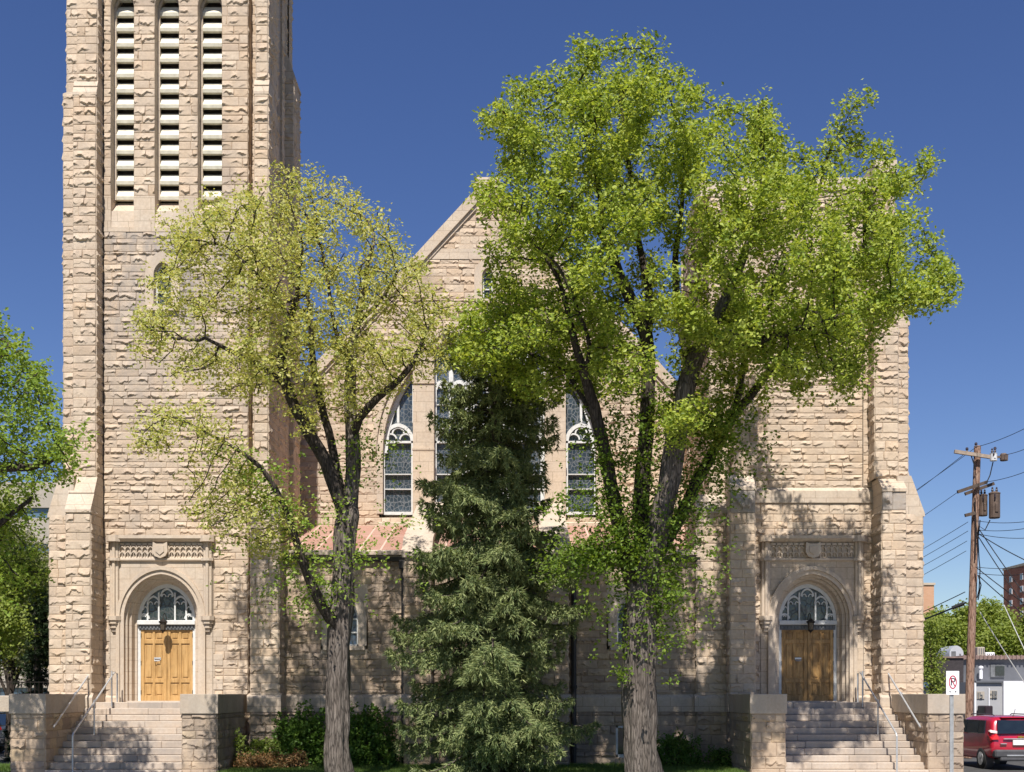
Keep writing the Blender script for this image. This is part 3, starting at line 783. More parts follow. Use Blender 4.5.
# backing so gaps read as wall
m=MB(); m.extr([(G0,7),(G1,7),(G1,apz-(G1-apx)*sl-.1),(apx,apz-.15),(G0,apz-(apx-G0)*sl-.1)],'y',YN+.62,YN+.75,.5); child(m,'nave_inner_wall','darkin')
# copings
for s in (-1,1):
    m=MB(); L=7.2; e=apx+s*L
    def cp(x,o): return apz-(abs(x-apx))*sl+o
    m.extr([(apx+s*.35,cp(apx+s*.35,-.12)),(e,cp(e,-.12)),(e,cp(e,.36)),(apx+s*.35,cp(apx+s*.35,.36))],'y',YN-.16,YN+.5)
    m.extr([(apx+s*.35,cp(apx+s*.35,-.28)),(e,cp(e,-.28)),(e,cp(e,-.12)),(apx+s*.35,cp(apx+s*.35,-.12))],'y',YN-.08,YN+.3)
    child(m,'gable_coping','dressed')
m=MB(); m.bev(apx-.42,apx+.42,YN-.18,YN+.5,Z(192,YN)-.2,Z(180,YN),.03); m.bev(apx-.36,apx+.36,YN-.12,YN+.4,Z(180,YN),Z(180,YN)+.05,.02); child(m,'apex_stone','dressed')
for s in (-1,1):
    m=MB(); e=apx+s*7.4
    m.poly([(apx,YN+.3,apz),(apx,70,apz),(e,70,apz-7.4*sl),(e,YN+.3,apz-7.4*sl)],.5); child(m,'nave_roof','slate')
    m=MB(); rough_wall(m,(apx+s*7.2,70 if s<0 else YN+.4,0),(0,-1 if s<0 else 1),0,70-YN-.4,0,apz-7.2*sl,g=.3,bl=(1,2)); child(m,'nave_side_wall','rock')

# ---- great window
Yw=YN+.28
m=MB(); O=[(x,z) for x,z in arch_pts(mcx,MW+.2,mzs,mh+.26,20,msill)]; I=arch_pts(mcx,MW,mzs,mh,20,msill)
band(m,O,I,YN-.06,YN+.03); loft(m,I,YN-.06,arch_pts(mcx,MW-.02,mzs,mh-.02,20,msill),YN+.5)
m.extr([(YN-.1,msill-.45),(YN-.1,msill-.32),(YN+.35,msill),(YN+.5,msill),(YN+.5,msill-.45)],'x',mcx-MW-.15,mcx+MW+.15)
# hood mould
band(m,arch_pts(mcx,MW+.36,mzs,mh+.45,20),arch_pts(mcx,MW+.2,mzs,mh+.26,20),YN-.14,YN+.0)
gw=child(m,'great_window_surround','dressed')
# stone piers between the bays
p1=(U(413,38.9),U(434,38.9)); p2=(2*mcx-p1[1],2*mcx-p1[0])
for a,b in (p1,p2):
    zt=mzs+mh*.80 if True else 0
    hw=max(abs(a-mcx),abs(b-mcx)); 
    # top follows arch
    def ztop(x):
        w=abs(x-mcx); lo,hi=mzs,mzs+mh
        for _ in range(30):
            mid=(lo+hi)/2
            if arch_half(mid)>w: lo=mid
            else: hi=mid
        return lo
    m=MB(); m.extr([(a,msill-.3),(b,msill-.3),(b,ztop(b)),(a,ztop(a))],'y',38.88,YN+.45)
    m.extr([(a-.02,Z(383,38.8)+.0),(b+.02,Z(383,38.8)),(b+.02,Z(380,38.8)),(a-.02,Z(380,38.8))],'y',38.84,38.9)
    m.extr([(a,msill-.3),(b,msill-.3),(b,Z(450,38.8)),(a,Z(450,38.8))],'y',38.78,38.885)
    m.extr([(a-.02,Z(450,38.8)),(b+.02,Z(450,38.8)),(b+.02,Z(448,38.8)),(a-.02,Z(448,38.8))],'y',38.76,38.9)
    child(m,'window_pier','dressed')
m=MB(); fill(m,arch_pts(mcx,MW-.01,mzs,mh-.01,20,msill),Yw+.05); child(m,'stained_glass','stained')
m=MB()
def zarc(x): 
    return ztop(x)
def light(a,b,z0,zh,deep=.09,bar=True):
    """one lancet light a..b, springing zh, cusped head"""
    c=(a+b)/2; w=(b-a)/2; f=.075
    m.box(a,a+f,Yw-deep,Yw+.04,z0,zh); m.box(b-f,b,Yw-deep,Yw+.04,z0,zh)
    band(m,arch_pts(c,w+.02,zh,w*1.18,10),arch_pts(c,w-.10,zh,w*1.18-.12,10),Yw-deep,Yw+.04)
    r=w*.42
    for dx,dz in ((-.48,.12),(.48,.12),(0,.52)):
        band(m,arch_pts(c+dx*w,r,zh+dz*w,r,7),arch_pts(c+dx*w,r-.05,zh+dz*w,r-.05,7),Yw-deep*.7,Yw+.03)
    if bar: m.box(a,b,Yw-deep,Yw+.03,zh-.06,zh+.01)
zh=Z(440,YN); zb_=msill
lights=[(U(382,YN),U(413,YN)),(U(434,YN),U(467.5,YN)),(U(472,YN),U(505,YN)),(U(509.5,YN),U(543,YN)),(2*mcx-U(413,YN),2*mcx-U(382,YN))]
for a,b in lights:
    light(a,b,zb_,zh)
    m.box(a,b,Yw-.06,Yw+.03,Z(473,YN)-.015,Z(473,YN)+.015); m.box(a,b,Yw-.06,Yw+.03,Z(488,YN)-.015,Z(488,YN)+.015)
    m.box(a,b,Yw-.11,Yw+.04,zb_,zb_+.10)
    # upper pair
    mid=(a+b)/2
    za=Z(418,YN); zhh=Z(388,YN)
    for c,d in ((a,mid),(mid,b)):
        x=(c+d)/2
        if arch_half(zhh+.3)>abs(x-mcx)+.15:
            light(c,d,za-.3,zhh,.07,False); m.box(c,d,Yw-.05,Yw+.03,Z(403,YN)-.015,Z(403,YN)+.015)
        else:
            zt_=ztop(x) if arch_half(za)>abs(x-mcx) else za
            m.box(d-.04,d+.04,Yw-.06,Yw+.04,za-.1,max(za,ztop(d) if abs(d-mcx)<MW else za))
            
    # third tier in centre
    if abs(mid-mcx)<1.7:
        for c,d in ((a,mid),(mid,b)):
            x=(c+d)/2
            if arch_half(Z(360,YN)+.3)>abs(x-mcx)+.1: light(c,d,Z(383,YN),Z(358,YN),.07,False)
    if abs(mid-mcx)<.6:
        light(a,b,Z(350,YN),Z(342,YN),.07,False)
for i in (1,2,3):
    a,b=lights[i]; m.box(a-.07,a+.0,Yw-.14,Yw+.04,zb_,min(ztop(a),Z(345,YN))); m.box(b,b+.07,Yw-.14,Yw+.04,zb_,min(ztop(b),Z(345,YN)))
a,b=lights[0]; m.box(a-.08,a,Yw-.1,Yw+.04,zb_,mzs+.2)
a,b=lights[4]; m.box(b,b+.08,Yw-.1,Yw+.04,zb_,mzs+.2)
band(m,arch_pts(mcx,MW-.0,mzs,mh,20),arch_pts(mcx,MW-.14,mzs,mh-.16,20),Yw-.1,Yw+.04)
child(m,'window_tracery','tracery')
m=MB(); c=U(450,YN); m.lathe((c,YN-.1,Z(337,YN)),[(.02,-.3),(.22,-.22),(.30,0),(.2,.16),(.02,.24)],10); child(m,'carved_boss','carved_grey')

# ---- lanterns (hang from the lintels)
def lantern():
    r=empty('hanging_lantern',(LC-.0,YF+.50,4.06),'black iron lantern on a curved arm above the honey coloured left doors','lantern','iron lanterns over the church doors',local=True)
    m=MB(); m.tube([(0,0,.05),(0,-.12,.22),(0,-.3,.33),(0,-.46,.28),(0,-.5,.14)],.016,6); m.build('arm',M['iron'],r)
    m=MB(); m.lathe((0,-.5,0),[(.02,.14),(.05,.11),(.17,.02),(.17,-.01),(.14,-.03)],8); m.lathe((0,-.5,0),[(.11,-.28),(.08,-.32),(.03,-.36),(.01,-.40)],8)
    for k in range(4):
        a=math.pi/4+k*math.pi/2; m.tube([(.135*math.cos(a),-.5+.135*math.sin(a),-.02),(.10*math.cos(a),-.5+.10*math.sin(a),-.28)],.009,5)
    m.build('frame',M['iron'],r)
    m=MB(); m.lathe((0,-.5,0),[(.12,-.03),(.09,-.28)],8); m.build('lamp_glass',M['lampglass'],r)
    return r
l1=lantern(); l1.scale=(.75,.8,.8); l2=copy_tree(l1); l2.location=(RC,YF+.50,4.06); l2['label']='black iron lantern on a curved arm above the darker weathered right doors'

# ------------------------------------------------------------------ STAIRS
def stairs(cx,w,label,mirror,px_pier,railside):
    """w half width; walls both sides; built round cx"""
    root=empty('stone_staircase',(cx,32,0),label,'staircase','stone stairs up to the church doors')
    x0,x1=cx-w,cx+w
    n=13; rise=.17; tr=.30; y=33.15
    m=MB(); x=x0
    while x<x1-.01:
        nx=min(x1,x+random.uniform(.9,1.3)); 
        if x1-nx<.4: nx=x1
        m.bev(x+.002,nx-.002,y,34.2,ZL-.30,ZL,.012); x=nx
    m.build('landing',M['step'],root)
    for k in range(1,n):
        z=ZL-rise*k; yy=y-tr*k
        a,b=(x0,x1) if k<11 else (x0-1.2,x1+1.2)
        m=MB(); x=a; 
        off=random.uniform(.3,1.2)
        while x<b-.01:
            nx=min(b,x+off); off=random.uniform(1.0,1.7)
            if b-nx<.35: nx=b
            zo=random.uniform(-.004,.004)
            m.bev(x+.002,nx-.002,yy+random.uniform(-.004,.004),yy+tr+.04,z-rise+.004,z+zo,.013); x=nx
        m.build('step',M['step'],root)
    m=MB(); m.box(x0+.02,x1-.02,29.8,33.1,-.42,-.2); m.extr([(33.1,-.4),(33.1,1.5),(29.8,-.35),(29.8,-.4)],'x',x0+.01,x1-.01); m.build('core',M['coping'],root)
    cw=list(np.cumsum([-.42]+[random.choice([.2,.26,.31,.36]) for _ in range(8)]))
    for s,ww in ((-1,.86),(1,.88)):
        a,b=sorted((cx+s*w,cx+s*(w+ww)))
        m=MB(); rbox(m,a,b,30.2,33.3,-.42,1.50,'FLR',depth=.05,bl=(.22,.75),courses=cw)
        fw=m.build('flank_wall',M['rock_low'],root)
        m=MB(); y_=30.14
        while y_<33.4:
            ny=min(33.45,y_+1.1); m.bev(a-.04,b+.04,y_+.001,ny-.001,1.50,2.0,.008); y_=ny
        m.build('coping',M['coping'],fw)
    return root,x0,x1
s1,a0,a1=stairs(-10.11,1.74,'left stone staircase below the bright honey coloured doors',False,0,-1)
s2,b0,b1=stairs(8.75,1.82,'right stone staircase below the darker weathered doors',False,0,1)
def rail(root,xw,xin,s):
    # wall rail and free standing rail; s=+1: rails on the right hand side
    m=MB(); zl=lambda y:ZL-.17/.30*(33.15-y)
    path=[(xw-s*.1,33.6,2.62),(xw-s*.1,33.2,2.62),(xw-s*.1,30.5,zl(30.5)+.88)]
    m.tube(path,.024,8)
    for y in (33.55,32.2,30.7):
        zz=np.interp(y,[30.5,33.2],[zl(30.5)+.88,2.62]); m.tube([(xw-s*.1,y,zz),(xw+s*.02,y,zz-.08)],.014,6)
    m.build('wall_handrail',M['rail'],root)
    m=MB(); m.tube([(xin,33.55,ZL),(xin,33.55,2.58),(xin,33.3,2.60),(xin,30.2,zl(30.2)+.90),(xin,30.15,zl(30.2)+.84),(xin,30.15,-.2)],.024,8)
    for y in (33.1,31.7): m.tube([(xin,y,zl(y)-.1),(xin,y,zl(y)+.9)],.02,6)
    m.build('handrail',M['rail'],root)
rail(s1,a0,a0+.72,-1); rail(s2,b1,b1-.82,1)

# ------------------------------------------------------------------ GROUND
m=MB(); m.poly([(-900,-60,-.44),(900,-60,-.44),(900,1200,-.44),(-900,1200,-.44)]); tag(m.build('ground',M['ground']),kind='structure')
m=MB(); m.poly([(-60,14,-.435),(60,14,-.435),(60,-30,-.435),(-60,-30,-.435)]); m.poly([(13.4,26,-.434),(60,26,-.434),(60,66,-.434),(13.4,66,-.434)]); m.poly([(-40,37,-.434),(-15.5,37,-.434),(-15.5,66,-.434),(-40,66,-.434)]); tag(m.build('road',M['asphalt']),kind='structure')
m=MB(); m.box(-60,60,14.2,23.0,-.6,-.40); m.box(-13,-7.4,23,30.2,-.6,-.401); m.box(5.9,13.3,23,30.2,-.6,-.402); m.box(11.9,13.3,30.3,60,-.6,-.405); tag(m.build('pavement',M['concrete']),kind='structure')
m=MB()
for a,b in ((-7.4,5.9),(-30,-13.0),):
    m.box(a,b,23.1,34.2,-.5,0.0)
tag(m.build('lawn',M['lawn']),kind='structure')
def blades(name,boxes,n,mat,h=(.05,.11)):
    V=[];x=[]
    for (a,b,c,d,z),k in zip(boxes,n):
        p=np.stack([rng.uniform(a,b,k),rng.uniform(c,d,k),np.full(k,z)],1); V.append(p)
    p=np.concatenate(V); k=len(p); ang=rng.uniform(0,6.28,k); w=.006; hh=rng.uniform(h[0],h[1],k)
    dx=np.stack([np.cos(ang),np.sin(ang),0*ang],1)*w
    tip=p+np.stack([rng.normal(0,.03,k),rng.normal(0,.03,k),hh],1)
    v=np.stack([p-dx,p+dx,tip],1).reshape(-1,3)
    mb=MB(); mb.add(v,np.arange(3*k).reshape(-1,3),rng.random(k)); return mb.build(name,mat)
g=blades('grass',[(-7.4,5.9,28.0,33.6,0),(-16,-13.0,29,33.6,0)],[60000,8000],M['grass']); tag(g,'short green mown grass in front of the church','grass',kind='stuff')

# ------------------------------------------------------------------ TREES
def inpoly(px,py,poly):
    poly=np.asarray(poly,float); x=np.asarray(px)[:,None]; y=np.asarray(py)[:,None]
    x0,y0=poly[:,0],poly[:,1]; x1,y1=np.roll(x0,-1),np.roll(y0,-1)
    c=((y0>y)!=(y1>y))&(x<(x1-x0)*(y-y0)/(y1-y0+1e-9)+x0)
    return c.sum(1)%2==1
def clumps(poly,n,Yc,D,per,sig,ymax=32.6,shr=.965):
    """attractor points grouped into clumps in the volume behind an outline"""
    poly=np.asarray(poly,float); cc=poly.mean(0); poly=cc+(poly-cc)*shr; lo=poly.min(0); hi=poly.max(0); c=(lo+hi)/2; r=(hi-lo)/2*1.08
    out=[]; 
    while len(out)<n:
        q=rng.uniform(lo,hi,(n*3,2)); q=q[inpoly(q[:,0],q[:,1],poly)]
        for a in q[:n-len(out)]:
            t=(((a-c)/r)**2).sum(); d=D*math.sqrt(max(.12,1-t))
            Y=Yc+rng.uniform(-1,1)*d; Y=min(Y,ymax-abs(rng.normal(0,.3)))
            out.append(P(a[0],a[1],Y))
    out=np.array(out)
    pts=(out[:,None,:]+np.clip(rng.normal(0,1,(len(out),per,3)),-1.3,1.3)*np.array([sig,sig,sig*.8])).reshape(-1,3)
    pts=pts[pts[:,1]<ymax+.3]
    return pts
def grow(limbs,att,step=.24,kill=.42,infl=4.0,iters=140,grav=.0,wob=.12):
    """limbs: list of lists of (x,y,z,r). returns nodes,parent,minr"""
    nodes=[];par=[];rad=[]
    for L in limbs:
        L=np.asarray(L,float)
        # subdivide
        pts=[L[0]]
        for a,b in zip(L[:-1],L[1:]):
            k=max(1,int(np.linalg.norm(b[:3]-a[:3])/step))
            for i in range(1,k+1): pts.append(a+(b-a)*i/k)
        pts=np.array(pts)
        if len(pts)>4:   # smooth
            for _ in range(3): pts[1:-1]=.5*pts[1:-1]+.25*(pts[:-2]+pts[2:])
            pts[2:-1,:3]+=np.cumsum(rng.normal(0,.012,(len(pts)-3,3)),0)*np.array([1,1,.4])
        if nodes:
            d=np.linalg.norm(np.array(nodes)-pts[0,:3],axis=1); pr=int(d.argmin()); s=1
        else: pr=-1; s=0
        for p in pts[s:]:
            nodes.append(p[:3]); par.append(pr); rad.append(p[3]); pr=len(nodes)-1
    nodes=list(nodes); att=np.array(att); near=np.full(len(att),1e9); ni=np.zeros(len(att),int)
    def upd(lo):
        nonlocal near,ni
        X=np.array(nodes[lo:])
        for c in range(0,len(X),400):
            d=np.linalg.norm(att[:,None,:]-X[None,c:c+400,:],axis=2); j=d.argmin(1); dm=d[np.arange(len(att)),j]
            u=dm<near; near[u]=dm[u]; ni[u]=j[u]+lo+c
    upd(0); 
    for it in range(iters):
        live=near>kill
        act=live&(near<infl)
        if not act.any(): break
        X=np.array(nodes); dirs=att[act]-X[ni[act]]; dirs/=np.linalg.norm(dirs,axis=1)[:,None]
        u,inv=np.unique(ni[act],return_inverse=True); S=np.zeros((len(u),3)); np.add.at(S,inv,dirs)
        S+=rng.normal(0,wob,S.shape)*np.linalg.norm(S,axis=1)[:,None]; S[:,2]-=grav*np.linalg.norm(S,axis=1)
        nrm=np.linalg.norm(S,axis=1); ok=nrm>.15; S=S[ok]/nrm[ok][:,None]; u=u[ok]
        if len(u)==0: break
        lo=len(nodes)
        new=X[u]+S*step
        # reject near duplicates
        for p,q in zip(new,u): nodes.append(p); par.append(int(q)); rad.append(0)
        att=att[live]; near=near[live]; ni=ni[live]
        upd(lo)
        if len(nodes)>9000: break
    return np.array(nodes),np.array(par),np.array(rad)
def pipe(nodes,par,rmin,tip=.011,e=2.35):
    n=len(nodes); acc=np.zeros(n); kids=np.zeros(n,int)
    for i in range(n):
        if par[i]>=0: kids[par[i]]+=1
    order=np.arange(n)[::-1]
    for i in order:      # children always after parents
        if kids[i]==0: acc[i]=tip**e
        if par[i]>=0: acc[par[i]]+=acc[i]*1.01
    r=acc**(1/e)
    r=np.where(rmin>0,np.maximum(np.minimum(r,rmin*1.02),rmin),r)
    return r,kids
def branch_mesh(mb,nodes,par,r,kids,mb2=None):
    mb0=mb
    n=len(nodes); ch=[[] for _ in range(n)]
    for i in range(n):
        if par[i]>=0: ch[par[i]].append(i)
    starts=[0]
    while starts:
        s=starts.pop(); chain=[s] if par[s]<0 else [par[s],s]
        mb=mb0 if (par[s]<0 or mb2 is None) else mb2
        cur=s
        while ch[cur]:
            k=sorted(ch[cur],key=lambda q:-r[q]); 
            starts+=k[1:]; cur=k[0]; chain.append(cur)
        rr=r[chain].copy()
        if par[s]>=0: rr[0]=min(rr[0],rr[1]*1.25)
        rr=np.minimum.accumulate(rr) if len(rr)>1 else rr
        pts=nodes[chain]
        mx=rr.max(); sides=22 if mx>.2 else (10 if mx>.07 else (6 if mx>.03 else 4))
        if len(chain)<2: continue
        if mx>.2 and par[s]<0:
            # resample finely for rugged bark
            t=np.linspace(0,len(pts)-1,len(pts)*4); pts=np.stack([np.interp(t,np.arange(len(pts)),pts[:,c]) for c in range(3)],1); rr=np.interp(t,np.arange(len(rr)),rr)
            zz=pts[:,2]; rr=rr*(.93+.07*np.clip(zz/3,0,1))*(1+.12*np.exp(-np.clip(zz,0,9)/.3))
            k=mb.n; mb.tube(pts,rr,28,tint=.5)
            V=mb.v[-3] if len(mb.v)>=3 else mb.v[-1]
            nn=len(pts)
            for arr in mb.v[-3:]:
                c=np.repeat(pts,28,0); d=arr-c; ang=np.tile(np.arange(28)*2*np.pi/28,nn); z=c[:,2]
                w=1+.05*np.sin(ang*7+z*1.3)+.035*np.sin(ang*11-z*2.1)+.05*np.sin(ang*3+z*.7)*np.exp(-np.clip(z,0,9)/.6)*1.6
                arr[:]=c+d*w[:,None]
        else: mb.tube(pts,rr,sides,cap=False,tint=.5)
def leaf_cloud(cent,nor_bias,size,k,spread,droop=0):
    """k leaves round each centre; rhombic folded leaves"""
    n=len(cent)*k
    c=np.repeat(cent,k,0)+np.clip(rng.normal(0,1,(n,3)),-1.7,1.7)*spread
    nrm=rng.normal(0,1,(n,3)); nrm/=np.linalg.norm(nrm,axis=1)[:,None]; nrm=nrm*(1-nor_bias)+np.array([0,-.25,1.])*nor_bias
    nrm/=np.linalg.norm(nrm,axis=1)[:,None]
    a=rng.normal(0,1,(n,3)); a[:,2]-=droop; a-=nrm*(a*nrm).sum(1)[:,None]; a/=np.linalg.norm(a,axis=1)[:,None]
    b=np.cross(nrm,a); s=rng.uniform(size[0],size[1],n)[:,None]
    v=np.stack([c-a*s*.5,c+b*s*.34+nrm*s*.10,c+a*s*.5,c-b*s*.34+nrm*s*.10],1).reshape(-1,3)
    return v,np.arange(4*n).reshape(-1,4)
def leafify(nodes,r,kids,par,mat,root,thr,size,k,spread,tuft=2,tsp=.16,prob=1.,bias=.5,extra=None,droop=.3):
    sel=np.where((r<thr))[0]; sel=sel[(rng.random(len(sel))<prob)|(kids[sel]==0)]
    base=nodes[sel]
    cent=np.repeat(base,tuft,0)+np.clip(rng.normal(0,1,(len(base)*tuft,3)),-1.5,1.5)*tsp
    if extra is not None: cent=np.concatenate([cent,extra])
    v,f=leaf_cloud(cent,bias,size,k,spread,droop)
    t=np.repeat(np.clip(rng.normal(.4,.3,len(cent)),0,1),k)
    mb=MB(); mb.add(v,f,t)
    return mb.build('crown',mat,root)

def tree(name,label,cat,limbs_px,att,leafmat_,barkmat,Y0,tip=.011,thr=.03,size=(.08,.14),k=6,spread=.07,tuft=3,tsp=.15,group=None,e=2.35,kill=.42,step=.24,prob=1.,bias=.5,grav=0,base=(0,0)):
    limbs=[[(*P(a,b,Y0+dy),rr) for a,b,dy,rr in L] for L in limbs_px]
    b0=limbs[0][0]
    root=empty(name,(b0[0],b0[1],b0[2]),label,cat,group)
    nodes,par,rmin=grow(limbs,att,step=step,kill=kill,grav=grav)
    r,kids=pipe(nodes,par,rmin,tip,e)
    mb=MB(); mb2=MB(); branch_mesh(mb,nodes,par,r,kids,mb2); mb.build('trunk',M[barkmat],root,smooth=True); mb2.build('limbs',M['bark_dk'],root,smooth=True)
    leafify(nodes,r,kids,par,M[leafmat_],root,thr,size,k,spread,tuft,tsp,prob,bias)
    print(name,len(nodes),'nodes')
    return root

# ---- big elm
YB=26.8
BE=[
 [(641,776,0,0.364),(640,740,0,0.350),(638,690,0,0.341),(640,650,0,0.337),(642,610,0,0.328),(643,580,0,0.319)],
 [(640,610,0,0.200),(626,560,-.1,0.182),(617,520,-.2,0.164),(606,470,-.3,0.150),(595,420,-.5,0.137),(583,380,-.7,0.109),(572,345,-.9,0.082),(562,300,-1.1,0.055),(548,262,-1.3,0.036)],
 [(642,590,.1,0.218),(643,540,.3,0.200),(641,480,.5,0.182),(646,430,.6,0.173),(648,380,.6,0.164),(648,335,.6,0.155),(632,305,.6,0.146),(614,265,.5,0.127),(604,232,.4,0.109),(585,212,.3,0.082),(560,195,.2,0.064),(535,178,0,0.046)],
 [(648,340,.6,0.109),(650,290,.9,0.091),(640,240,1.2,0.073),(634,190,1.4,0.064),(628,140,1.5,0.046),(620,95,1.5,0.027)],
 [(644,580,-.1,0.246),(660,530,-.2,0.228),(672,470,-.3,0.209),(678,420,-.3,0.200),(684,380,-.3,0.182),(700,345,-.3,0.155),(714,315,-.4,0.109),(735,275,-.5,0.091),(750,235,-.6,0.073),(760,190,-.6,0.055),(762,140,-.6,0.036)],
 [(690,365,-.3,0.118),(676,310,0,0.091),(672,260,.3,0.073),(680,210,.4,0.055),(684,150,.4,0.036)],
 [(704,340,-.3,0.109),(735,350,-1,0.091),(775,335,-1.6,0.082),(820,322,-1.4,.05),(862,306,-1.5,.032),(905,300,-1.5,.02),(945,290,-1.5,.012)],
 [(655,560,.2,0.164),(690,500,.6,0.146),(712,455,1,0.127),(735,415,1.3,0.109),(770,370,1.5,0.091),(800,330,1.6,0.073),(838,290,1.6,0.055),(868,240,1.6,0.041),(890,190,1.6,0.027)],
 [(735,415,1.3,0.082),(745,350,1,0.073),(785,270,.8,0.055),(815,210,.6,0.041),(830,150,.5,0.027)],
 [(583,380,-.7,0.055),(592,345,-1.2,0.055),(573,300,-1.6,0.046),(560,262,-1.8,0.032),(520,235,-2,0.027)],
 [(595,420,-.5,0.064),(570,372,.1,0.045),(535,352,.7,0.03),(500,345,1.2,0.02)],
 [(604,232,.4,0.073),(598,180,.2,0.055),(585,130,0,0.046),(580,80,0,0.027)],
]
POLY_BE=[(500,305),(482,270),(490,235),(478,195),(492,165),(475,140),(485,112),(500,80),(520,98),(545,76),(550,54),(575,42),(606,44),(615,68),(640,66),(655,44),(690,72),(690,100),(704,165),(722,74),(745,86),(765,78),(790,108),(801,190),(808,100),(835,93),(868,102),(888,128),(912,134),(937,160),(934,176),(905,200),(908,222),(928,212),(935,235),(912,262),(935,272),(975,282),(970,298),(905,306),(890,340),(855,385),(800,398),(760,395),(735,440),(700,440),(640,400),(600,390),(560,400),(520,400),(470,375),(450,340),(465,315)]
att=np.concatenate([
 clumps(POLY_BE,360,YB,3.7,8,.21,31.5,shr=.99),
 clumps([(470,300),(600,300),(610,390),(560,400),(530,405),(480,370),(455,345)],50,YB+1.2,.9,7,.24),
 clumps([(810,300),(905,295),(893,335),(862,388),(790,396)],34,YB-.3,1.8,7,.22,shr=1.),
 clumps([(895,268),(972,276),(968,300),(900,312)],14,YB-1.4,.5,8,.2,shr=1.),
 clumps([(690,200),(900,220),(900,300),(870,370),(760,385),(700,300)],50,YB-.6,2.2,7,.24),
])
BIG=tree('tall_elm_tree','tall elm with dense bright green crown and a thick grey trunk, right of the spruce','tree',BE,att,'leaf_big','bark_dk',YB,size=(.05,.13),k=12,spread=.09,tuft=9,tsp=.15,prob=.66)
# trunk foliage (epicormic shoots) belongs to the crown
SH={}
def shoots(root,path,n,sp,mat,size=(.06,.12),k=7):
    path=np.array([P(a,b,YY) for a,b,YY in path]); t=rng.uniform(0,len(path)-1,n)
    c=np.stack([np.interp(t,np.arange(len(path)),path[:,i]) for i in range(3)],1)+rng.normal(0,1,(n,3))*np.array(sp)
    v,f=leaf_cloud(c,.5,size,k,.075); SH.setdefault(root.name,(MB(),mat,root))[0].add(v,f,np.repeat(rng.random(n)*.6,k))
shoots(BIG,[(645,640,26.60),(655,600,26.60),(665,560,26.60),(672,510,26.70),(700,470,27.00),(735,440,27.40)],1100,(.55,.35,.5),M['leaf_shoot_shaded'])
shoots(BIG,[(600,560,26.40),(612,520,26.40),(612,470,26.40),(600,430,26.40)],420,(.35,.25,.5),M['leaf_shoot_shaded'])
shoots(BIG,[(560,565,26.30),(600,555,26.40),(640,540,26.40)],420,(.4,.3,.28),M['leaf_shoot_shaded'])
shoots(BIG,[(560,510,26.40),(590,500,26.40)],50,(.3,.2,.18),M['leaf_shoot_shaded'])
shoots(BIG,[(620,680,26.30),(624,674,26.30)],14,(.07,.06,.09),M['leaf_shoot_shaded'])
shoots(BIG,[(640,480,27.20),(648,420,27.30),(700,400,27.00),(735,400,27.00)],450,(.5,.4,.5),M['leaf_shoot_shaded'])

# ---- left elm, paler and seeding
YL=26.8
LE=[
 [(338,786,0,.27),(338,740,0,.255),(337,690,0,.24),(340,640,0,.235),(344,590,0,.225),(347,540,0,.22),(349,515,0,.215)],
 [(348,530,0,.17),(338,490,-.1,.16),(322,450,-.2,.145),(300,415,-.3,.13),(286,385,-.4,.115),(282,350,-.5,.10),(291,318,-.6,.085),(302,298,-.6,.06),(300,262,-.6,.04)],
 [(349,515,.1,.17),(354,470,.2,.15),(352,435,.2,.14),(349,400,.2,.12),(352,360,.2,.10),(360,320,.2,.085),(368,285,.2,.06),(372,250,.2,.04)],
 [(343,500,.2,.11),(330,440,.5,.10),(318,400,.6,.09),(311,360,.6,.075),(312,320,.6,.055),(306,280,.6,.04)],
 [(352,430,0,.10),(366,405,-.3,.09),(388,388,-.5,.075),(408,374,-.6,.065),(420,350,-.6,.045),(427,330,-.6,.03)],
 [(338,630,-.1,.15),(322,607,-.3,.125),(308,575,-.6,.105),(296,540,-.8,.085),(284,505,-1.0,.07),(268,475,-1.2,.058),(247,456,-1.4,.045),(222,443,-1.6,.032),(195,428,-1.7,.022),(168,415,-1.8,.025)],
 [(286,385,-.4,.07),(262,365,-.8,.06),(232,352,-1.2,.05),(205,338,-1.4,.035)],
 [(291,318,-.6,.05),(272,290,-.8,.045),(252,268,-.9,.035),(225,245,-1,.025)],
 [(352,370,.2,.06),(335,335,.4,.05),(330,300,.4,.04),(322,250,.4,.03)],
 [(360,320,.2,.06),(385,300,.1,.045),(398,270,0,.03)],
]
POLY_LE=[(128,320),(150,290),(160,262),(168,235),(160,215),(215,197),(258,197),(290,182),(308,168),(325,182),(348,182),(360,200),(385,205),(398,225),(415,248),(430,275),(452,300),(458,340),(445,375),(400,395),(375,412),(340,425),(300,430),(270,402),(220,392),(180,388),(150,372),(128,345)]
att=np.concatenate([clumps(POLY_LE,270,YL+.2,2.7,7,.24,31),clumps([(135,300),(170,235),(215,200),(300,180),(380,205),(440,290),(440,330),(300,300),(150,330)],110,YL,2.4,7,.24,31),
 clumps([(130,415),(180,400),(240,430),(250,455),(200,460),(140,455)],40,YL-1.5,.9,7,.2),
 clumps([(185,490),(250,470),(300,520),(290,560),(235,545),(190,510)],44,YL-.8,1.0,7,.22)])
LEFT=tree('pale_elm_tree','slimmer elm with sparse pale yellow-green crown, in front of the belfry tower','tree',LE,att,'leaf_pale','bark_dk',YL,size=(.045,.11),k=8,spread=.075,tuft=6,tsp=.16,prob=.85)
G_=M['leaf_edge']
shoots(LEFT,[(330,600,26.60),(340,560,26.60),(345,500,26.60),(342,460,26.60)],80,(.4,.3,.35),G_,(.06,.11))
shoots(LEFT,[(318,600,26.40),(300,560,26.20),(284,510,25.90),(262,478,25.60),(230,452,25.30)],260,(.4,.3,.3),G_,(.06,.11))
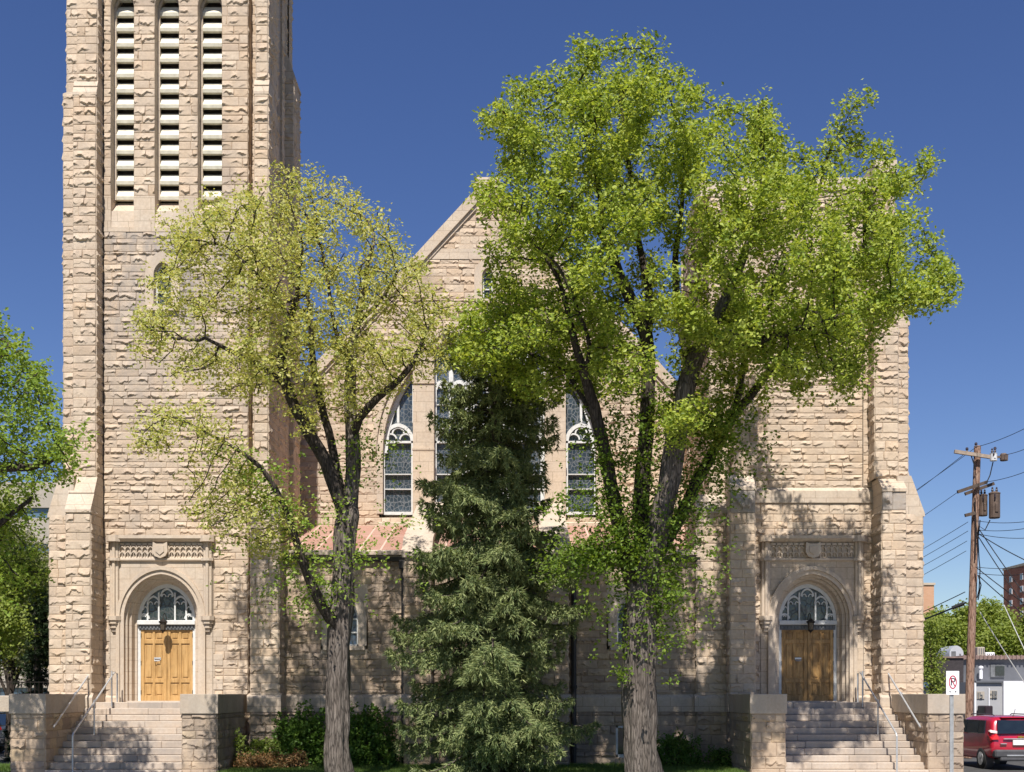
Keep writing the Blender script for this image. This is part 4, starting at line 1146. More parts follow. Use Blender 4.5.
shoots(LEFT,[(250,560,26.00),(300,550,26.20),(380,560,26.40),(330,540,26.20)],90,(.5,.3,.35),G_,(.06,.11))
shoots(LEFT,[(365,540,26.60),(400,525,26.50),(440,515,26.50)],24,(.15,.2,.1),G_,(.06,.1))
shoots(LEFT,[(255,585,26.60),(300,610,26.60),(330,600,26.60)],60,(.3,.3,.25),G_,(.06,.1))
shoots(LEFT,[(375,470,26.80),(385,440,26.80),(350,450,26.70)],70,(.3,.3,.3),G_,(.06,.1))

for mb_,mt_,rt_ in SH.values(): mb_.build('leafy_shoots',mt_,rt_)
# trunks lighter than the limbs: sunlight put in their bark, crown shade in the limbs
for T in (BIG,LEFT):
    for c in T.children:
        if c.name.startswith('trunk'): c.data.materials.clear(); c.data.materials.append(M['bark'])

# ---- tree at the left edge
YE=24.4
EE=[[(-70,790,0,.30),(-65,700,0,.28),(-60,600,0,.26),(-55,520,0,.24)],
 [(-55,520,0,.15),(-25,478,0,.13),(5,463,-.2,.10),(30,474,-.3,.08),(48,468,-.4,.05),(62,455,-.5,.03)],
 [(-60,600,0,.14),(-30,560,.2,.10),(0,520,.2,.06),(30,500,.2,.04)],
 [(-55,520,0,.16),(-50,450,0,.13),(-35,400,0,.1),(-10,370,0,.06),(10,345,0,.03)]]
att=np.concatenate([clumps([(-160,330),(-60,290),(-5,318),(15,330),(22,355),(52,368),(48,398),(60,420),(62,432),(80,455),(74,480),(60,500),(35,490),(-10,480),(-80,500),(-160,480)],170,YE,2.8,7,.26,31.5),
 clumps([(-60,480),(0,490),(30,500),(40,560),(10,600),(-60,640)],40,YE+.5,1.6,6,.25)])
tree('leafy_street_tree','bright green leafy tree cut off by the left edge of the photo','tree',EE,att,'leaf_edge','bark_dk',YE,size=(.07,.12),k=8,spread=.08,tuft=5,tsp=.16)

# ---- spruce
def spruce(loc,H,Rf,label,name='spruce_tree',dens=1.25,needle='needle',whorl=.43,zstart=.45,side=None,nl=(.10,.17)):
    root=empty(name,loc,label,'tree',local=True)
    m=MB(); zz=np.linspace(-.1,H,26); m.tube(np.stack([.05*np.sin(zz*.9),.04*np.cos(zz*.7)-.04,zz],1),np.maximum(.02,.24*(1-zz/H)**.8),12); m.build('trunk',M['bark_sp'],root,smooth=True)
    bm=MB(); C=[];D=[];S=[]
    z=zstart
    while z<H-.15:
        R=Rf(z)*1.03; n=int(6+2*rng.random())
        a0=rng.uniform(0,6.28)
        for k in range(n):
            a=a0+k*2*np.pi/n+rng.normal(0,.18); L=max(.15,R*rng.uniform(.55,1.18)*(side(a,z) if side else 1))
            ns=max(4,int(L/.13)); t=np.linspace(0,1,ns)
            up=.18 if z>H*.7 else -.05
            hz=z+rng.uniform(-.1,.1)+L*(up*t-.62*t**1.5+.36*t**4)
            sw=rng.normal(0,.12)*L*t**2
            x=np.cos(a)*L*t-np.sin(a)*sw; y=np.sin(a)*L*t+np.cos(a)*sw
            pth=np.stack([x,y,hz],1); bm.tube(pth,.028*(1-t)*(.4+L/3)+.006,4,cap=False)
            d=np.gradient(pth,axis=0); d/=np.linalg.norm(d,axis=1)[:,None]
            lat=np.cross(d,[0,0,1.]); lat/=np.linalg.norm(lat,axis=1)[:,None]+1e-9
            for i in range(1,ns):
                if t[i]<.18: continue
                wl=L*.33*math.sin(min(1,(1.08-t[i])*1.5)*1.4)*rng.uniform(.7,1.2)+.07
                for s in (-1,1):
                    sd=lat[i]*s+d[i]*.75+np.array([0,0,-.25]); sd/=np.linalg.norm(sd)
                    m_=max(2,int(wl/.085*dens))
                    for j in range(m_):
                        q=(j+.6)/m_*wl
                        C.append(pth[i]+sd*q+np.array([0,0,-.35*q*q/max(wl,.1)-.0])+rng.normal(0,.015,3)); D.append(sd+np.array([0,0,-.5*q])); S.append(1)
                    # hanging
                    if rng.random()<.65*dens and L>.9:
                        hl=rng.uniform(.12,.38); q=rng.uniform(.2,.9)*wl
                        for j in range(int(hl/.08)+1): C.append(pth[i]+sd*q+np.array([0,0,-.08*j])); D.append(np.array([rng.normal(0,.25),rng.normal(0,.25),-1.])); S.append(.9)
            C.append(pth[-1]); D.append(d[-1]); S.append(1.1)
        z+=whorl*rng.uniform(.75,1.15)*(1 if z<H*.6 else .8)
    bm.build('branches',M['bark_sp'],root,smooth=True)
    C=np.array(C); D=np.array(D); D/=np.linalg.norm(D,axis=1)[:,None]; S=np.array(S); K=9
    n=len(C)*K; c=np.repeat(C,K,0)+rng.normal(0,.012,(n,3)); d=np.repeat(D,K,0); 
    o=rng.normal(0,1,(n,3)); o-=d*(o*d).sum(1)[:,None]; o/=np.linalg.norm(o,axis=1)[:,None]
    ln=rng.uniform(nl[0],nl[1],n)[:,None]*np.repeat(S,K)[:,None]
    dr=d*.8+o*.6; dr/=np.linalg.norm(dr,axis=1)[:,None]
    w=np.cross(dr,rng.normal(0,1,(n,3))); w/=np.linalg.norm(w,axis=1)[:,None]
    v=np.stack([c-w*.015,c+w*.015,c+dr*ln],1).reshape(-1,3)
    mb=MB(); mb.add(v,np.arange(3*n).reshape(-1,3),np.repeat(rng.random(len(C)),K)*.8); print(name,n)
    mb.build('crown',M[needle],root); return root
YS=29.4
HS=Z(292,YS)
def Rf(z):
    zz=[0,.8,2.0,4.0,5.5,7.0,8.5,10,11.5,HS]
    rr=[1.15,1.7,2.1,2.05,1.9,1.7,1.5,1.25,.95,.1]
    return float(np.interp(z,zz,rr))
spruce((U(492,YS),YS,0),HS,Rf,'dark green drooping spruce standing between the two elms','spruce_tree')

# ---- shrubs
def shrub(name,label,cx,Y,w,d,h,n,mat,size,z0=0,group=None,bias=.35,k=7):
    root=empty(name,(cx,Y,z0),label,'shrub',group)
    m=MB()
    tips=[]
    for i in range(int(14)):
        a=rng.uniform(0,6.28); rr=rng.uniform(.2,.85); tx=cx+math.cos(a)*w*rr; ty=Y+math.sin(a)*d*rr; tz=z0+h*rng.uniform(.55,1.0)*math.sqrt(max(.2,1-rr*rr))
        m.tube([(cx+math.cos(a)*.1,Y+math.sin(a)*.08,z0-.03),((cx+tx)/2+rng.normal(0,.05),(Y+ty)/2,z0+(tz-z0)*.6),(tx,ty,tz)],[.018,.012,.005],4)
        tips.append((tx,ty,tz))
    m.build('stems',M['bark_dk'],root)
    u=rng.normal(0,1,(n,3)); u/=np.linalg.norm(u,axis=1)[:,None]; u[:,2]=np.abs(u[:,2])
    rad=rng.random(n)**.33
    lump=(1+.24*np.sin(u[:,0]*6+cx*3)*np.cos(u[:,1]*4+u[:,2]*7))*np.where(u[:,2]>.8,.86,1.)
    c=np.array([cx,Y,z0+.05])+u*(rad*lump)[:,None]*np.array([w,d,h])
    v,f=leaf_cloud(c,bias,size,k,.05)
    mb=MB(); mb.add(v,f,np.repeat(rng.random(n)*.8,k)); mb.build('foliage',M[mat],root)
    return root
shrub('leafy_shrub','dark green rounded shrub left of the pale elm trunk',U(305,33),32.9,1.0,.55,1.75,1100,'leaf_bush',(.07,.12))
shrub('leafy_shrub','taller dark green shrub between the pale elm trunk and the downspout',U(368,33),32.8,.85,.55,1.8,1000,'leaf_bush',(.07,.12))
shrub('low_shrub','low dark shrub behind the tall elm trunk on its right',U(676,32.8),32.8,.75,.5,1.0,420,'leaf_bush',(.06,.10))
shrub('young_shrub','light green leafy plant beside the left staircase wall',U(262,32.3),32.4,.5,.4,.85,170,'leaf_low',(.07,.12))
shrub('rusty_shrub','low rusty brown shrub on the lawn edge by the left staircase',U(262,31.6),31.6,.85,.4,.42,420,'leaf_rust',(.04,.07))
shrub('rusty_shrub','small orange tinged shrub in front of the dark rounded shrub',U(296,31.8),31.8,.35,.3,.5,170,'leaf_rust',(.04,.07))
shrub('young_shrub','upright light green plant hugging the left staircase wall',U(241,32),31.9,.14,.14,1.15,60,'leaf_low',(.06,.11))
shrub('low_shrub','low dark shrub against the right staircase wall',U(722,32.8),32.9,.45,.4,.5,150,'leaf_bush',(.05,.09))

# ---- background trees
def bgtree(label,px,Y,zt,zb_,w,mat,n,size,name='background_tree',group=None,k=6,trunk_r=.18,z0=-.4,lob=9):
    x=U(px,Y); root=empty(name,(x,Y,z0),label,'tree',group)
    m=MB(); lobes=[]
    for i in range(lob):
        a=rng.uniform(0,6.28); rr=rng.uniform(.1,.75); hz=rng.uniform(0,1)
        lobes.append((x+math.cos(a)*w*rr*(1-.4*hz),Y+math.sin(a)*w*rr*.8*(1-.4*hz),zb_+(zt-zb_)*(.2+.66*hz),w*rng.uniform(.28,.5),(zt-zb_)*rng.uniform(.12,.22)))
    top=zb_+(zt-zb_)*.6
    m.tube([(x,Y,z0-.1),(x+.1,Y,(z0+top)/2),(x,Y,top)],[trunk_r,trunk_r*.75,trunk_r*.35],8)
    for l in lobes: m.tube([(x,Y,zb_+(l[2]-zb_)*.2),((x+l[0])/2,(Y+l[1])/2,zb_+(l[2]-zb_)*.65),(l[0],l[1],l[2])],[trunk_r*.45,trunk_r*.3,trunk_r*.1],5)
    m.build('trunk',M['bark_dk'],root,smooth=True)
    cs=[]
    for l in lobes:
        q=n//lob; u=rng.normal(0,1,(q,3)); u/=np.linalg.norm(u,axis=1)[:,None]; u*=(rng.random(q)**.4)[:,None]*rng.uniform(.8,1.15,(q,1))
        cs.append(np.array(l[:3])+u*np.array([l[3],l[3],l[4]]))
    c=np.concatenate(cs); v,f=leaf_cloud(c,.5,size,k,size[1]*.9); mb=MB(); mb.add(v,f,np.repeat(rng.random(len(c))*.8,k)); mb.build('crown',mat,root); return root
bgtree('dull grey-green tree behind the left staircase wall',8,46,9.0,1.0,2.9,M['leaf_dull'],3600,(.10,.17),trunk_r=.15,lob=12)
bgtree('greener tree below the street tree branch at the left edge',-8,40,9.3,2.2,2.6,M['leaf_far'],3000,(.10,.17),trunk_r=.15)
bgtree('low bushy tree close to the left buttress at the photo edge',28,52,9.9,2.6,2.3,M['leaf_far'],2600,(.10,.17),trunk_r=.12)
spruce((U(38,44),44,-.4),6.6,lambda z:float(np.interp(z,[0,6.6],[1.15,.1])),'narrow dark conifer beside the left buttress of the tower','dark_conifer',.6,'needle_dk',.3,.2,nl=(.14,.24))
labs=['yellow-green tree seen just right of the church wall','bushy tree behind the left end of the dark building','rounded tree directly behind the utility pole','tree rising above the rooftop box','broad tree below the brick apartment block','green tree at the far right edge']
for i,(px,zt,w) in enumerate([(931,10.4,3.3),(950,9.4,3.4),(973,9.9,3.2),(994,10.2,3.2),(1014,10.6,3.4),(1040,10.6,3.6)]):
    bgtree(labs[i],px,108+rng.uniform(-6,6),zt*1.0,2.6,w,M['leaf_far'],2400,(.20,.36),group='trees beyond the dark building',trunk_r=.2)
bgtree('thin street tree beside the right corner of the church',931,60,6.3,1.4,1.0,M['leaf_far'],500,(.10,.17),trunk_r=.07)

# ------------------------------------------------------------------ left iron fence and low wall
fr=empty('iron_fence',(-15,36.5,0),'dark iron picket fence on the low stone wall at the left edge','fence')
m=MB(); x=-17.5
while x<-13.7: m.tube([(x,36.5,1.9),(x,36.5,2.4)],.009,4); x+=.13
m.build('pickets',M['iron'],fr); m=MB(); m.tube([(-17.5,36.5,2.36),(-13.7,36.5,2.36)],.012,5); m.tube([(-17.5,36.5,2.0),(-13.7,36.5,2.0)],.015,5); m.build('rail',M['iron'],fr)
m=MB(); m.bev(-20,-12.9,36.2,36.7,1.45,1.95,.02); 
lw=empty('low_wall',(-16,36.4,0),'low stone wall with thick grey coping at the left edge','wall'); m.build('coping',M['coping'],lw)
m=MB(); rough_wall(m,(-15.2,36.25,0),(1,0),0,1.8,-.4,1.45,depth=.04); m.build('wall',M['rock_low'],lw)

# ------------------------------------------------------------------ street furniture
def num_text(body,size,mat,parent,loc,rot=(math.pi/2,0,0),ext=.002,name='lettering'):
    cu=bpy.data.curves.new(name,'FONT'); cu.body=body; cu.size=size; cu.extrude=ext; cu.align_x='CENTER'; cu.align_y='CENTER'
    o=bpy.data.objects.new(name+'_tmp',cu); COL.objects.link(o); bpy.context.view_layer.update()
    me=bpy.data.meshes.new_from_object(o.evaluated_get(bpy.context.evaluated_depsgraph_get())); bpy.data.objects.remove(o)
    q=bpy.data.objects.new(name,me); COL.objects.link(q); me.materials.clear(); me.materials.append(mat); q.parent=parent; q.location=loc; q.rotation_euler=rot; return q
M['signwhite']=simple('sign_white',(.80,.79,.80),.45,var=.04); M['signred']=simple('sign_red',(.42,.03,.06),.45,var=.1); M['signblack']=simple('sign_black',(.03,.02,.025),.5)
M['galv']=simple('galvanised_post',(.42,.43,.43),.5,.5)
SY=27.4; sx=U(951.5,SY); sg=empty('no_parking_sign',(sx,SY,-.4),'white no parking sign with red ring on a grey steel post','sign',local=True)
m=MB(); m.box(-.03,.03,-.012,.012,0,2.75); m.box(-.042,-.028,-.02,.012,0,2.75); m.box(.028,.042,-.02,.012,0,2.75); m.build('post',M['galv'],sg)
pz=Z(683,SY)+.4; m=MB(); m.bev(-.03-.105,.165,-.04,-.024,pz-.275,pz+.275,.006); pl=m.build('sign_plate',M['signwhite'],sg)
cx_=.015
m=MB()
n=32; A=[(cx_+.092*math.cos(i*2*math.pi/n),pz+.02+.155*math.sin(i*2*math.pi/n)) for i in range(n+1)]; B=[(cx_+.070*math.cos(i*2*math.pi/n),pz+.02+.132*math.sin(i*2*math.pi/n)) for i in range(n+1)]
band(m,A,B,-.0455,-.040); m.extr([(cx_-.062,pz+.115),(cx_-.045,pz+.125),(cx_+.062,pz-.075),(cx_+.045,pz-.085)],'y',-.047,-.0402); m.build('prohibition_ring',M['signred'],pl)
num_text('P',.25,M['signblack'],pl,(cx_,-.0415,pz+.02))
m=MB(); m.extr([(cx_-.09,pz-.2),(cx_-.05,pz-.18),(cx_-.05,pz-.22)],'y',-.044,-.040); m.extr([(cx_+.09,pz-.2),(cx_+.05,pz-.18),(cx_+.05,pz-.22)],'y',-.044,-.040); m.build('arrow',M['signblack'],pl)

# utility pole
YPp=45.0
M['can']=simple('rusty_transformer',(.16,.115,.09),.6,.2,var=.4,scale=3); M['cangrey']=simple('grey_can',(.60,.60,.60),.5,var=.1); M['arm']=simple('crossarm_wood',(.34,.27,.21),.9,var=.3)
M['armdk']=simple('dark_crossarm',(.10,.075,.06),.9,var=.3); M['wire']=simple('black_cable',(.02,.02,.022),.6); M['guy']=simple('pale_guy_wire',(.55,.55,.52),.5,.3)
M['insul']=simple('brown_insulator',(.05,.04,.05),.3)
p0=P(969,712,YPp); p1=P(977.5,446,YPp); base=p0+(p0-p1)*((p0[2]+.42)/(p1[2]-p0[2]))
po=empty('utility_pole',tuple(base),'leaning brown wooden utility pole with crossarms and rusty transformers','utility pole')
m=MB(); t=np.linspace(0,1,12)[:,None]; m.tube(base+(p1-base)*t,np.linspace(.165,.125,12),12); m.build('pole',M['pole'],po,smooth=True)
def pp(a,b,dy=0): return P(a,b,YPp+dy)
def beam(mb,a,b,h,w):
    a=np.array(a);b=np.array(b);d=b-a;d/=np.linalg.norm(d);s=np.cross(d,[0,0,1]);s/=np.linalg.norm(s);u=np.cross(s,d)
    v=[a+s*i*w+u*j*h for i,j in ((-1,-1),(1,-1),(1,1),(-1,1))]+[b+s*i*w+u*j*h for i,j in ((-1,-1),(1,-1),(1,1),(-1,1))]
    mb.add(v,[(0,3,2,1),(4,5,6,7),(0,1,5,4),(1,2,6,5),(2,3,7,6),(3,0,4,7)])
m=MB(); beam(m,pp(954.5,451.5,-.3),pp(990,457,-.3),.065,.055); m.build('crossarm',M['arm'],po)
m=MB(); beam(m,pp(957.5,492,-.25),pp(987,482,-.25),.06,.05); m.build('crossarm',M['armdk'],po)
m=MB(); beam(m,pp(965,494,.2),pp(994,483.5,.2),.06,.05); m.build('crossarm',M['armdk'],po)
m=MB(); beam(m,pp(965,515.5,-.2),pp(975,513,-.2),.06,.05); m.build('crossarm',M['armdk'],po)
for a,b in ((967,449.5),(976,444.5),(995,449)):
    m=MB(); c=pp(a,b,-.3); m.lathe(c,[(.02,-.12),(.05,-.08),(.03,-.03),(.06,0),(.05,.06),(.02,.08)],8); m.build('insulator',M['insul'],po)
def can(a,b,w,h,mat,nm='transformer',dy=-.35):
    c=pp(a,b,dy); m=MB(); m.lathe(c,[(w*.9,-h),(w,-h*.94),(w,h*.8),(w*1.06,h*.82),(w*1.06,h*.9),(w*.5,h)],14); m.bev(c[0]-w*.3,c[0]+w*.3,c[1]-w*1.15,c[1]-w*.8,c[2]-h*.6,c[2]+h*.1,.02)
    o=m.build(nm,M[mat],po); m=MB()
    for s in (-.4,.4): m.lathe(c+np.array([s*w,0,h]),[(.03,0),(.05,.05),(.03,.1),(.04,.14),(.01,.18)],8)
    m.tube([c+np.array([-w*.35,-w*.95,h*.3]),c+np.array([-w*.35,-w*1.15,h*.5]),c+np.array([-w*.35,-w*1.0,h*.8])],.03,6)
    m.build('bushing',M['insul'],o)
can(994.5,505,.20,.50,'can'); can(983,505,.16,.42,'can',dy=.05); can(993.5,457,.13,.15,'cangrey','switch_can')
m=MB(); c=pp(1003.5,457.5,-.3); beam(m,pp(990,457,-.3),pp(1003,457,-.3),.04,.04); m.lathe(c,[(.11,-.13),(.13,-.1),(.13,.1),(.1,.15)],10); m.lathe(c+np.array([.12,0,0]),[(.05,-.12),(.06,.12)],8); m.build('fuse_switch',M['can'],po)
m=MB()
for a in ([(980,520,-.3),(978,540,-.2),(979,560,-.2),(980,570,-.3),(979,590,-.3),(977,598,-.2)],[(975,498,-.2),(976,530,-.25),(975,560,-.2)],[(990,520,-.3),(985,530,-.3),(979,526,-.3),(977,535,-.2)],[(993,462,-.3),(990,475,-.3),(986,484,-.3)],[(972,455,-.2),(970,452,-.3),(976,470,-.25)],[(978,575,-.2),(981,585,-.4),(978,600,-.2)]):
    m.tube([pp(*q) for q in a],.022,5)
m.build('pole_cables',M['wire'],po)
def wire(a,Ya,b,Yb,sag,label,r=.011,mat='wire',name='overhead_wire',group='overhead wires on the utility pole'):
    A=P(a[0],a[1],Ya); B=P(b[0],b[1],Yb); t=np.linspace(0,1,24)[:,None]; p=A+(B-A)*t; p[:,2]-=sag*4*(t*(1-t))[:,0]
    m=MB(); m.tube(p-A,r,5,tint=.5); o=m.build(name,M[mat]); o.location=tuple(A); tag(o,label,'wire',group if mat=='wire' else None); return o
Lf='thin black wire running from the pole crossarms down leftwards behind the church'
for a,b in (((967,452),(780,574)),((975,448),(780,566)),((958,492),(780,592)),((968,522),(780,612)),((968,531),(780,618)),((967,541),(780,624)),((966,551),(780,632))):
    wire(a,44.7,b,90,.5,Lf)
Rt='thin black wire running from the pole out past the right edge'
for a,b in (((976,447),(1060,408)),((1004,455),(1060,428)),((985,482),(1060,455)),((978,521),(1060,515)),((979,530),(1060,520)),((979,534),(1060,534)),((977,567),(1060,560)),((977,573),(1060,568))):
    wire(a,44.7,b,38,.15,Rt)
Dg='black cable dropping steeply from the pole towards the lower right'
for a,b in (((979,529),(1060,640)),((978,536),(1060,655)),((979,534),(1060,575)),((976,567),(1060,625)),((978,575),(1060,640))):
    wire(a,44.7,b,40,.1,Dg,.018)
wire((966,602.5),44.7,(860,640),60,.1,'thick black spliced cable running left from the lower part of the pole',.035,group='thick cables low on the pole')
wire((965,592),44.7,(860,636),60,.1,'thin cable just above the thick spliced cable left of the pole',.018,group='thick cables low on the pole')
m=MB(); m.tube([P(952,608,44.9)-P(952,608,44.9),P(964,603.5,44.7)-P(952,608,44.9)],.07,8); o=m.build('cable_splice',M['wire']); o.location=tuple(P(952,608,44.9)); tag(o,'thick black cable splice hanging just left of the pole','cable splice')
wire((980,612),44.8,(1040,706),44,.05,'pale guy wire slanting down right, nearer the pole',.018,'guy','guy_wire')
wire((1004,605),47,(1050,702),44,.05,'pale guy wire slanting down at the far right edge',.018,'guy','guy_wire')

# ------------------------------------------------------------------ cars
M['paint_red']=simple('red_car_paint',(.45,.012,.035),.25,.1,var=.05,spec=.6,bump=0); M['paint_red'].node_tree.nodes['Principled BSDF'].inputs['Coat Weight'].default_value=.8
M['paint_white']=simple('white_car_paint',(.75,.76,.77),.25,.0,var=.03,spec=.6,bump=0)
M['plastic']=simple('dark_bumper_plastic',(.07,.07,.075),.6,var=.2); M['tyre']=simple('tyre_rubber',(.02,.02,.02),.85); M['rim']=simple('alloy_rim',(.55,.55,.56),.3,.8,var=.1)
M['cglass']=simple('car_glass',(.012,.018,.022),.04,spec=.9,bump=0); M['tail']=simple('tail_light_red',(.55,.015,.015),.15,spec=.7,bump=0); M['clear']=simple('clear_lamp',(.75,.55,.52),.12,spec=.8,bump=0)
M['silver']=simple('silver_trim',(.62,.62,.62),.3,.7,var=.1); M['plate']=simple('licence_plate_white',(.78,.80,.78),.45,var=.04); M['gold']=simple('gold_emblem',(.65,.42,.10),.3,.8,var=.1)
def car(label,loc,rz,paint):
    """local: rear at y=0 facing -y, length along +y, ground z=0, width 1.85"""
    r=empty('parked_car',loc,label,'car',local=True,rz=rz)
    # body stations (y, list of (halfwidth,z) ring from sill to roof centre)
    st=[(.00,.60,.86,.92,.90,.74,1.20,1.62),( .12,.40,.92,.925,.915,.80,1.22,1.69),(.6,.30,.925,.93,.915,.80,1.2,1.73),(1.4,.28,.925,.935,.91,.80,1.16,1.745),(2.4,.28,.925,.935,.90,.79,1.12,1.73),(3.0,.28,.925,.93,.89,.74,1.08,1.60),(3.45,.28,.92,.92,.87,.72,1.05,1.20),(3.8,.30,.91,.91,.84,.60,1.0,1.06),(4.3,.35,.88,.88,.78,.55,.86,.93),(4.55,.45,.80,.78,.66,.40,.72,.78)]
    V=[];
    for (y,zs,w0,w1,w2,w3,zb,zr) in st:
        half=[(w0*.8,zs),(w0,zs+.06),(w1,(zs+zb)/2),(w2+.0,zb-.06),(w2-.03,zb+.0),(w3+.05,zr-.14 if zr-zb>.3 else zr-.02),(w3-.06,zr-.02),(w3*.5,zr+.005)]
        ring=[(x,y+(0),z) for x,z in half]+[(-x,y,z) for x,z in half[::-1]]
        if y==0: ring=[(x,y+.02+max(0,(z-1.0))*.36,z) for x,_,z in ring]
        elif y==.12: ring=[(x,y+max(0,(z-1.05))*.40,z) for x,_,z in ring]
        V.append(ring)
    k=len(V[0]); n=len(V); VV=np.array(V).reshape(-1,3)
    fc=[(i*k+j,i*k+(j+1)%k,(i+1)*k+(j+1)%k,(i+1)*k+j) for i in range(n-1) for j in range(k)]
    m=MB(); m.add(VV,fc,.5); 
    # end caps
    m.add(VV,[(j,j+1,k-2-j,k-1-j) for j in range(k//2-1)],.5); o=(n-1)*k; m.add(VV,[(o+j,o+k-1-j,o+k-2-j,o+j+1) for j in range(k//2-1)],.5)
    b=m.build('body',M[paint],r,smooth=True)
    import bmesh; bm=bmesh.new(); bm.from_mesh(b.data); bmesh.ops.remove_doubles(bm,verts=bm.verts,dist=.0005); bmesh.ops.recalc_face_normals(bm,faces=bm.faces); bm.to_mesh(b.data); bm.free()
    sb=b.modifiers.new('s','SUBSURF'); sb.levels=sb.render_levels=2
    b.data.polygons.foreach_set('use_smooth',np.ones(len(b.data.polygons),bool))
    for s in (-1,1):
        m=MB(); x=s*.90
        def sw(y0,y1,t0,t1):
            v=[]; 
            for y,z,xx in ((y0,1.16,.945),(y1,1.14,.935),(t1,1.58,.87),(t0,1.58,.87)): v.append((s*xx,y,z))
            v2=[(a-s*.05,b_,c) for a,b_,c in v]; m.add(v+v2,[(0,1,2,3),(0,1,5,4),(1,2,6,5),(2,3,7,6),(3,0,4,7)],.5)
        sw(.62,1.15,.70,1.15); sw(1.22,2.15,1.22,2.12); sw(2.22,3.12,2.19,2.75); m.build('side_window',M['cglass'],r)
        for wy in (.88,3.60):
            m=MB(); m.lathe((s*.84,wy,.345),[(.20,-.11),(.33,-.11),(.345,-.06),(.345,.06),(.33,.11),(.20,.11)],28,'x'); w=m.build('wheel',M['tyre'],r,smooth=True)
            m=MB(); m.lathe((s*.93,wy,.345),[(.215,-.03),(.215,.02*s if s>0 else .02),(.19,.0)],24,'x')
            for q in range(5):
                a=q*2*math.pi/5; beam(m,(s*.945,wy,.345),(s*.945,wy+.2*math.cos(a),.345+.2*math.sin(a)),.03,.02)
            m.build('rim',M['rim'],w)
            m=MB(); m.lathe((s*.80,wy,.36),[(.40,-.10),(.40,.128)],24,'x'); m.build('wheel_arch',M['plastic'],r)
        # tail lamp
        m=MB(); m.add([(s*.915,.04,.98),(s*.70,-.0,.98),(s*.72,.10,1.22),(s*.925,.30,1.26),(s*.93,.32,1.14),(s*.93,.12,.93)],[(0,1,2,3,4,5)],.5)
        m.add([(s*.915,.10,.98),(s*.70,.10,.98),(s*.72,.2,1.22),(s*.90,.32,1.26),(s*.90,.32,1.14),(s*.9,.2,.93)]+[(s*.915,.04,.98),(s*.70,-.0,.98),(s*.72,.10,1.22),(s*.925,.30,1.26),(s*.93,.32,1.14),(s*.93,.12,.93)],[(i,(i+1)%6,(i+1)%6+6,i+6) for i in range(6)],.5)
        tl=m.build('tail_light',M['tail'],r)
        m=MB(); m.add([(s*.93,.31,1.25),(s*.93,.10,1.20),(s*.71,.065,1.17),(s*.72,.085,1.25),(s*.90,.24,1.29)],[(0,1,2,3,4)],.5); m.build('lamp_lens',M['clear'],tl)
        m=MB(); m.bev(s*.92-.07 if s>0 else s*.92-.14,s*.92+.14 if s>0 else s*.92+.07,2.75,2.87,1.14,1.30,.03); m.build('mirror',M[paint],r)
    m=MB(); m.add([(-.74,.02,1.17),(.74,.02,1.17),(.68,.17,1.60),(-.68,.17,1.60),(-.74,.2,1.17),(.74,.2,1.17),(.68,.36,1.60),(-.68,.36,1.60)],[(0,1,2,3),(0,4,5,1),(1,5,6,2),(2,6,7,3),(3,7,4,0)],.5); rw=m.build('rear_window',M['cglass'],r)
    m=MB(); m.tube([(0,.0,1.19),(.25,.02,1.24),(.42,.04,1.27)],.012,5); m.build('wiper',M['plastic'],rw)
    m=MB(); m.bev(-.86,.86,-.10,.22,.40,.66,.05); m.bev(-.70,.70,-.12,.1,.30,.42,.03); m.build('rear_bumper',M['plastic'],r)
    m=MB(); m.bev(-.5,.5,-.125,-.08,.45,.50,.012); m.bev(-.56,.56,-.03,.03,.985,1.02,.01); m.bev(-.66,-.46,-.03,.03,.83,.86,.008); m.build('bumper_trim',M['silver'],r)
    m=MB(); m.bev(-.27,.27,-.035,.02,.80,.96,.012); m.build('licence_plate',M['plate'],r)
    m=MB(); m.extr([(-.1,1.045),(-.1,1.085),(-.03,1.085),(-.025,1.1),(.025,1.1),(.03,1.085),(.1,1.085),(.1,1.045),(.03,1.045),(.025,1.03),(-.025,1.03),(-.03,1.045)],'y',.0,.06); m.build('emblem',M['gold'],r)
    m=MB(); m.bev(-.55,.55,.20,.42,1.66,1.70,.015); m.build('roof_spoiler',M[paint],r)
    m=MB(); m.tube([(0,.6,1.72),(0,.45,1.95)],.008,5); m.lathe((0,.6,1.72),[(.035,0),(.02,.04)],8); m.build('antenna',M['plastic'],r)
    m=MB(); 
    for s in (-1,1): m.tube([(s*.66,.5,1.73),(s*.66,.6,1.77),(s*.66,2.3,1.77),(s*.66,2.4,1.73)],.018,6)
    m.build('roof_rail',M['plastic'],r)
    m=MB(); m.add([(-.70,3.42,1.16),(.70,3.42,1.16),(.64,2.98,1.56),(-.64,2.98,1.56)],[(0,1,2,3)],.5); m.build('windscreen',M['cglass'],r)
    return r
car('red sport utility car parked behind the right staircase wall, rear towards the viewer',(U(992,37.9)+.93,37.9,-.434),0,'paint_red')
car('white parked car just showing at the left edge behind the staircase wall',(-20.7,49,-.434),math.pi/2,'paint_white')

